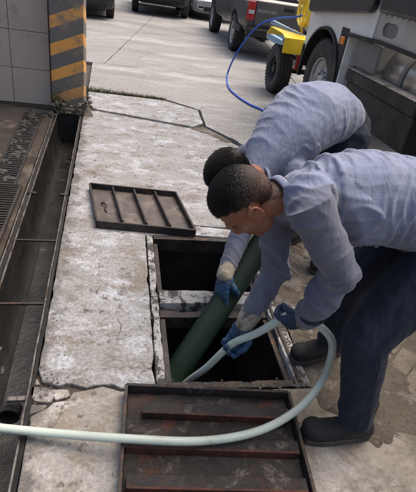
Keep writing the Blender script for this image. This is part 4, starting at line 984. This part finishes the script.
c2_ = car('parked_car', 'dark parked car with red tail light beyond the striped column', 'car', (.02, .018, .02), 4.4, 1.78, 1.46, 2.6, .31); c2_.location = (-1.25, 15.7, 0); c2_.rotation_euler.z = R_(3)
c3_ = car('parked_car', 'silver parked car nose to nose with the dark grey pickup', 'car', (.30, .31, .33), 4.3, 1.74, 1.46, 2.55, .31); c3_.location = (3.05, 19.2, 0); c3_.rotation_euler.z = R_(180)

# pickup, tailgate towards us
pk = thing('pickup_truck', 'dark grey pickup with red tail lights parked behind the yellow trailer', 'pickup')
W2 = .90; y_r = 10.25; pcx = 3.36
pm = paint('pickup_grey', (.075, .07, .072), .25, (.16, .14, .12), (.56, .85))
L5 = [(y_r, .62, 1.14, W2 * .93, W2 * .97, W2 * .95), (y_r + .06, .50, 1.18, W2 * .95, W2, W2 * .97), (y_r + 1.9, .46, 1.18, W2 * .95, W2, W2 * .97), (y_r + 2.0, .46, 1.16, W2 * .95, W2, W2 * .96), (y_r + 3.55, .46, 1.14, W2 * .95, W2, W2 * .95), (y_r + 4.6, .48, 1.08, W2 * .93, W2 * .98, W2 * .88), (y_r + 4.95, .52, .98, W2 * .86, W2 * .9, W2 * .8), (y_r + 5.05, .58, .88, W2 * .78, W2 * .82, W2 * .74)]
mb = loft(L5); mb.v = [(x + pcx, y, z) for x, y, z in mb.v]
b = mb.build('body', pm, pk); yw = (11.36, 14.40)
cut(b, [cyl((pcx + s * W2, y, .40), .47, .55) for y in yw for s in (-1, 1)] + [MB().box((pcx, y_r + .98, 1.1), (1.5, 1.68, .75))]); smooth_by_angle(b, 32)
gl = loft([(y_r + 1.98, 1.10, 1.74, W2 * .9, W2 * .86, W2 * .74), (y_r + 2.6, 1.10, 1.78, W2 * .92, W2 * .88, W2 * .76), (y_r + 3.1, 1.10, 1.74, W2 * .92, W2 * .87, W2 * .74), (y_r + 3.85, 1.08, 1.14, W2 * .86, W2 * .84, W2 * .8)])
gl.v = [(x + pcx, y, z) for x, y, z in gl.v]; smooth_by_angle(gl.build('cab_windows', M_glass, pk), 30)
MB().box((pcx, y_r + 2.55, 1.79), (1.3, 1.05, .06)).build('roof', pm, pk, bevel=.02)
for s in (-1, 1):
    for y in yw: wheel(pk, (pcx + s * (W2 - .12), y, .385), .385, .25, s, name='wheel')
    MB().box((pcx + s * (W2 - .10), y_r + .02, .95), (.17, .10, .36)).build('tail_light', M_red, pk, bevel=.02)
    MB().box((pcx + s * (W2 - .10), y_r - .034, .93), (.12, .012, .07)).build('reverse_lens', M_clear, pk, bevel=.004)
    MB().box((pcx + s * (W2 - .30), y_r + 5.0, .84), (.35, .12, .16)).build('headlight', M_clear, pk, bevel=.03)
    MB().box((pcx + s * W2 * 1.0, y_r + .56, .55), (.06, .55, .12)).build('mud_guard', M_black, pk, bevel=.02)
MB().box((pcx, y_r - .012, .92), (1.42, .05, .46)).build('tailgate', pm, pk, bevel=.02)
MB().box((pcx, y_r - .06, .56), (1.72, .2, .16)).build('rear_bumper', M_black, pk, bevel=.03)
MB().box((pcx, y_r - .045, 1.06), (.22, .03, .07)).build('tailgate_handle', M_black, pk, bevel=.01)
MB().box((pcx, y_r - .165, .57), (.34, .012, .12)).build('number_plate', plain('plate_white', (.6, .6, .58), .5), pk, bevel=.003)
for k in (-.25, .25): MB().bar((pcx + k * 1.4, y_r + .3, .42), (pcx + k * 1.4, y_r + 4.4, .42), .1, .14).build('chassis_rail', M_black, pk)
MB().sweep([(pcx - .6, 11.36, .385), (pcx + .6, 11.36, .385)], [.05, .05], n=12).build('rear_axle', M_black, pk)
fcv = bpy.data.curves.new('badge', 'FONT'); fcv.body = 'FRONTIER'; fcv.size = .082; fcv.extrude = .004; fcv.space_character = 1.1
ft = bpy.data.objects.new('badge', fcv); C.objects.link(ft); dg = bpy.context.evaluated_depsgraph_get(); dg.update()
me = bpy.data.meshes.new_from_object(ft.evaluated_get(dg)); bpy.data.objects.remove(ft); me.materials.clear(); me.materials.append(plain('badge_chrome', (.42, .42, .42), .4, .3))
bo = bpy.data.objects.new('badge', me); C.objects.link(bo); bo.rotation_euler = (R_(90), 0, 0); bo.location = (gy(257, 12, y_r).x, y_r - .042, gy(257, 12, y_r).z); attach(bo, pk)

# yellow-fendered jetting trailer
tl_ = thing('jetting_trailer', 'hose trailer with yellow mudguard and white tank parked behind the truck', 'trailer', (2.9, 7.8, 0))
M_yel = paint('yellow_paint', (.80, .56, .02), .35, (.35, .22, .03), (.62, .85)); M_blu = paint('pale_blue_paint', (.22, .34, .48), .4)
for s, x in ((-1, 2.46), (1, 3.86)):
    wheel(tl_, (x, 7.42, .36), .36, .23, s, .2, spokes=0, rim_mat=M_black, nuts=5)
    f = MB().extrude_x([(6.93, .67), (6.95, .67), (6.955, .865), (7.10, .905), (7.75, .915), (7.92, .80), (7.93, .81), (7.76, .93), (7.09, .92), (6.94, .88)], x - .16, x + .24); f.build('mudguard', M_yel, tl_, bevel=.004)
    MB().bar((x - .1, 7.2, .80), (x + .2, 7.2, .80), .04, .06).build('mudguard_bracket', M_blu, tl_)
MB().sweep([(2.5, 7.42, .36), (3.84, 7.42, .36)], [.04, .04], n=12).build('axle', M_black, tl_, smooth=True)
for x in (2.78, 3.55): MB().bar((x, 7.0, .62), (x, 9.4, .62), .09, .11).build('frame_rail', M_blu, tl_, bevel=.006)
for y in (7.05, 8.2, 9.36): MB().bar((2.82, y, .62), (3.51, y, .62), .08, .10).build('cross_member', M_blu, tl_, bevel=.006)
MB().bar(gy(272, 22, 7.9), gy(308, 40, 7.05), .06, .07).build('slanted_beam', M_blu, tl_, bevel=.006)
MB().sweep([(3.30, 7.25, 1.20), (3.30, 8.1, 1.20)], [.40, .40], n=40).build('tank', mk('cream_tank', (.62, .60, .50), (.55, .52, .42), 3, (.3, .5), 0, .05, 50), tl_, smooth=True)
for y in (7.4, 7.95): MB().box((3.22, y, .74), (.74, .08, .20)).build('tank_saddle', M_blu, tl_, bevel=.005)
hr = []
for k in range(5):
    cx_ = 2.62 + .028 * k; r_ = .26 + .015 * (k % 2)
    ring = [(cx_ + .006 * math.sin(3 * t + k), 7.35 + math.cos(t) * r_ * .8, 1.32 + math.sin(t) * r_ * 1.1) for t in np.linspace(0, 2 * math.pi, 33)]
    MB().sweep(ring, [.014] * 33, n=8, dome=False).build('coiled_hose', plain('yellow_hose', (.75, .58, .08), .4), tl_, smooth=True)
MB().bar((2.66, 7.35, 1.02), (2.66, 7.35, 1.62), .03, .03, up=(0, 1, 0)).build('hose_hook', M_yel, tl_)
MB().bar((2.66, 7.35, 1.0), (2.80, 7.35, .64), .03, .03, up=(0, 1, 0)).build('hose_hook', M_yel, tl_)
MB().box(gy(299.5, 62, 7.0), (.12, .05, .24)).build('tail_lamp', M_red, tl_, bevel=.01)
MB().bar(gy(299.5, 58, 7.04), (2.78, 7.1, .62), .04, .04).build('lamp_bracket', M_black, tl_)

# lorry on the right
TX = 2.5
lr = thing('lorry', 'white lorry with black door, side step and round metal fuel tank', 'truck', (3.6, 5.5, 0))
M_wh = paint('lorry_white', (.74, .73, .69), .3, (.25, .22, .18), (.6, .85)); M_gr = paint('lorry_grey', (.15, .145, .14), .4, (.1, .09, .08), (.55, .8))
M_dark = paint('lorry_black', (.014, .016, .022), .3, (.06, .055, .05), (.6, .9)); M_alu = mk('tank_metal', (.42, .40, .38), (.3, .28, .27), 4, (.22, .4), .8, .05, 30, c3=(.16, .13, .11), s3=3, t3=(.5, .7))
wc = (TX + .17, 5.95, .52)
cab = MB().extrude_x([(4.76, 1.19), (4.76, 2.75), (6.40, 2.8), (6.58, 2.6), (6.655, 1.5), (6.655, .60), (6.61, .58), (6.61, .62), (5.3, .62), (5.3, 1.19)], TX, TX + 2.3).build('cab', M_wh, lr)
cut(cab, [cyl((TX, wc[1], .54), .63, 1.2, n=64)]); bv = cab.modifiers.new('bevel', 'BEVEL'); bv.width = .02; bv.segments = 3; bv.limit_method = 'ANGLE'; bv.angle_limit = R_(50)
# arch liner and lip
arc = [(wc[1] + math.cos(t) * .63, .54 + math.sin(t) * .63) for t in np.linspace(R_(5), R_(175), 30)]; arc2 = [(wc[1] + math.cos(t) * .60, .54 + math.sin(t) * .60) for t in np.linspace(R_(175), R_(5), 30)]
MB().extrude_x(arc + arc2, TX - .03, TX + .55).build('arch_liner', M_black, lr)
MB().box((TX + .30, 5.95, .9), (.02, 1.2, .7)).build('inner_wing', M_black, lr)
wheel(lr, wc, .52, .30, -1, .29, spokes=0, nuts=10); wheel(lr, (TX + 2.13, 5.95, .52), .52, .30, 1, .29, spokes=0, nuts=10)
MB().sweep([(TX + .3, 5.95, .5), (TX + 2.0, 5.95, .5)], [.07, .07], n=12).build('front_axle', M_black, lr)
MB().box((TX + .01, 6.62, .66), (.06, .05, .42)).build('mudguard_edge', M_black, lr, bevel=.01)
# door, black with rounded corners
def rrect(y0, y1, z0, z1, r, n=6):
    out = []
    for cy, cz, a0_ in ((y1 - r, z1 - r, 0), (y0 + r, z1 - r, 90), (y0 + r, z0 + r, 180), (y1 - r, z0 + r, 270)):
        for k in range(n + 1):
            a = R_(a0_ + 90 * k / n); out.append((cy + math.cos(a) * r, cz + math.sin(a) * r))
    return out
MB().extrude_x([(y, z if z > 1.6 else z - .16 * (y - 4.8) / 1.76) for y, z in rrect(4.80, 6.60, 1.435, 2.62, .10)], TX - .075, TX - .004).build('door', M_dark, lr, bevel=.012)
MB().extrude_x(rrect(4.95, 6.40, 1.85, 2.52, .08), TX - .08, TX - .073).build('door_window', M_glass, lr)
MB().box((TX - .09, 5.0, 1.70), (.03, .2, .04)).build('door_handle', M_black, lr, bevel=.008)
MB().box((TX + 1.15, 6.63, 2.1), (2.0, .06, .8)).build('windscreen', M_glass, lr, bevel=.02)
MB().box((TX + 1.25, 6.73, .70), (2.0, .14, .4)).build('front_bumper', M_gr, lr, bevel=.03)
# grey panel with the oval hand hole, behind the cab corner
pnl = MB().add([(TX, 4.745, 1.20), (TX + .05, 3.3, 1.20), (TX + .05, 3.3, 1.455), (TX, 4.745, 1.455), (TX + .03, 4.745, 1.20), (TX + .08, 3.3, 1.20), (TX + .08, 3.3, 1.455), (TX + .03, 4.745, 1.455)],
         [(0, 1, 2, 3), (7, 6, 5, 4), (0, 4, 5, 1), (1, 5, 6, 2), (2, 6, 7, 3), (3, 7, 4, 0)]).build('side_panel', mk('panel_alu', (.42, .41, .39), (.34, .33, .31), 4, (.35, .55), .5, .05, 40, c3=(.2, .18, .16), s3=4, t3=(.55, .75)), lr)
oc = gx(391, 31, TX + .02)
cut(pnl, [MB().extrude_x(rrect(oc.y - .135, oc.y + .135, oc.z - .062, oc.z + .062, .06), TX - .1, TX + .045)])
MB().extrude_x(rrect(oc.y - .134, oc.y + .134, oc.z - .061, oc.z + .061, .06), TX + .022, TX + .04).build('hand_hole', M_gr, lr)
for k in range(13): cyl((TX - .0 + .05 * (4.745 - (4.62 - k * .1)) / 1.445, 4.62 - k * .1, 1.44), .009, .012, 'x', 8).build('rivet', M_alu, lr)
MB().box((TX - .003, 4.755, 1.33), (.03, .03, .27)).build('corner_trim', M_wh, lr, bevel=.01)
MB().box((TX + .04, 3.99, 1.69), (.16, 1.5, .48)).build('rear_quarter', M_dark, lr, bevel=.03)
MB().bar((TX - .012, 5.32, 1.165), (TX - .005, 4.6, 1.20), .03, .035).build('sill_trim', M_black, lr); MB().bar((TX - .005, 4.6, 1.20), (TX + .04, 3.3, 1.17), .03, .035).build('sill_trim', M_black, lr)
# lower grey panel behind the wheel, lamp, fuel tank and step
MB().extrude_x([(4.62, .88), (4.62, 1.16), (5.16, 1.16), (5.22, .95), (5.24, .45), (5.10, .45), (5.08, .88)], TX + .05, TX + .09).build('lower_panel', M_gr, lr, bevel=.01)
lp = gx(343.5, 40.5, TX)
MB().box((TX + .0, lp.y, lp.z), (.05, .11, .085)).build('marker_lamp', M_amber, lr, bevel=.012)
MB().box((TX + .02, 5.42, .92), (.06, .22, .62)).build('wing_rear', M_black, lr, bevel=.02)
MB().sweep([(TX + .42, 3.30, .93), (TX + .42, 4.52, .93)], [.29, .29], n=48).build('fuel_tank', M_alu, lr, smooth=True)
for y in (3.55, 4.2): MB().lathe([(.292, -.03), (.302, -.03), (.302, .03), (.292, .03)], (TX + .42, y, .93), 'y', 48).build('tank_strap', M_gr, lr)
MB().box((TX + .17, 4.37, .79), (.34, 1.50, .13)).build('step_box', M_black, lr, bevel=.012)
MB().box((TX + .18, 4.37, .55), (.30, 1.46, .34)).build('step_skirt', M_black, lr, bevel=.012)
tp_ = MB().box((TX + .155, 4.37, .862), (.33, 1.52, .012)).build('step_tread', mk('tread_alu', (.40, .38, .35), (.22, .2, .18), 20, (.3, .5), .6, .3, 60, c3=(.12, .1, .08), s3=6, t3=(.5, .7)), lr, bevel=.003)
mb = MB()
for i in range(52):
    for j in range(11):
        y = 3.65 + i * .0285; x = TX + .015 + j * .028; a = R_(45 if (i + j) % 2 else -45)
        mb.box((x, y, .8695), (.020, .006, .004), Matrix.Rotation(a, 3, 'Z'))
mb.build('tread_pattern', M_alu, lr)
MB().bar((TX + .6, 6.4, .75), (TX + .6, .5, .75), .10, .22).build('chassis_rail', M_black, lr); MB().bar((TX + 1.7, 6.4, .75), (TX + 1.7, .5, .75), .10, .22).build('chassis_rail', M_black, lr)
wheel(lr, (TX + .25, 1.3, .52), .52, .30, -1, .29, spokes=0, nuts=10); wheel(lr, (TX + 2.05, 1.3, .52), .52, .30, 1, .29, spokes=0, nuts=10)
MB().sweep([(TX + .3, 1.3, .5), (TX + 2.0, 1.3, .5)], [.07, .07], n=12).build('rear_axle', M_black, lr)
MB().sweep([(TX + 1.15, .3, 1.75), (TX + 1.15, 3.0, 1.75)], [.85, .85], n=40).build('rear_tank', M_wh, lr, smooth=True)
MB().box((TX + 1.15, 1.7, .92), (1.3, 2.6, .1)).build('tank_bed', M_black, lr)

# perimeter wall far behind
pw = tag(MB().box((4, 26, 1.2), (40, .25, 2.4)).build('perimeter_wall', mk('cream_render', (.62, .52, .33), (.54, .44, .28), 1, (.7, .9), 0, .2, 20)), 'cream rendered perimeter wall behind the parked cars', 'wall')
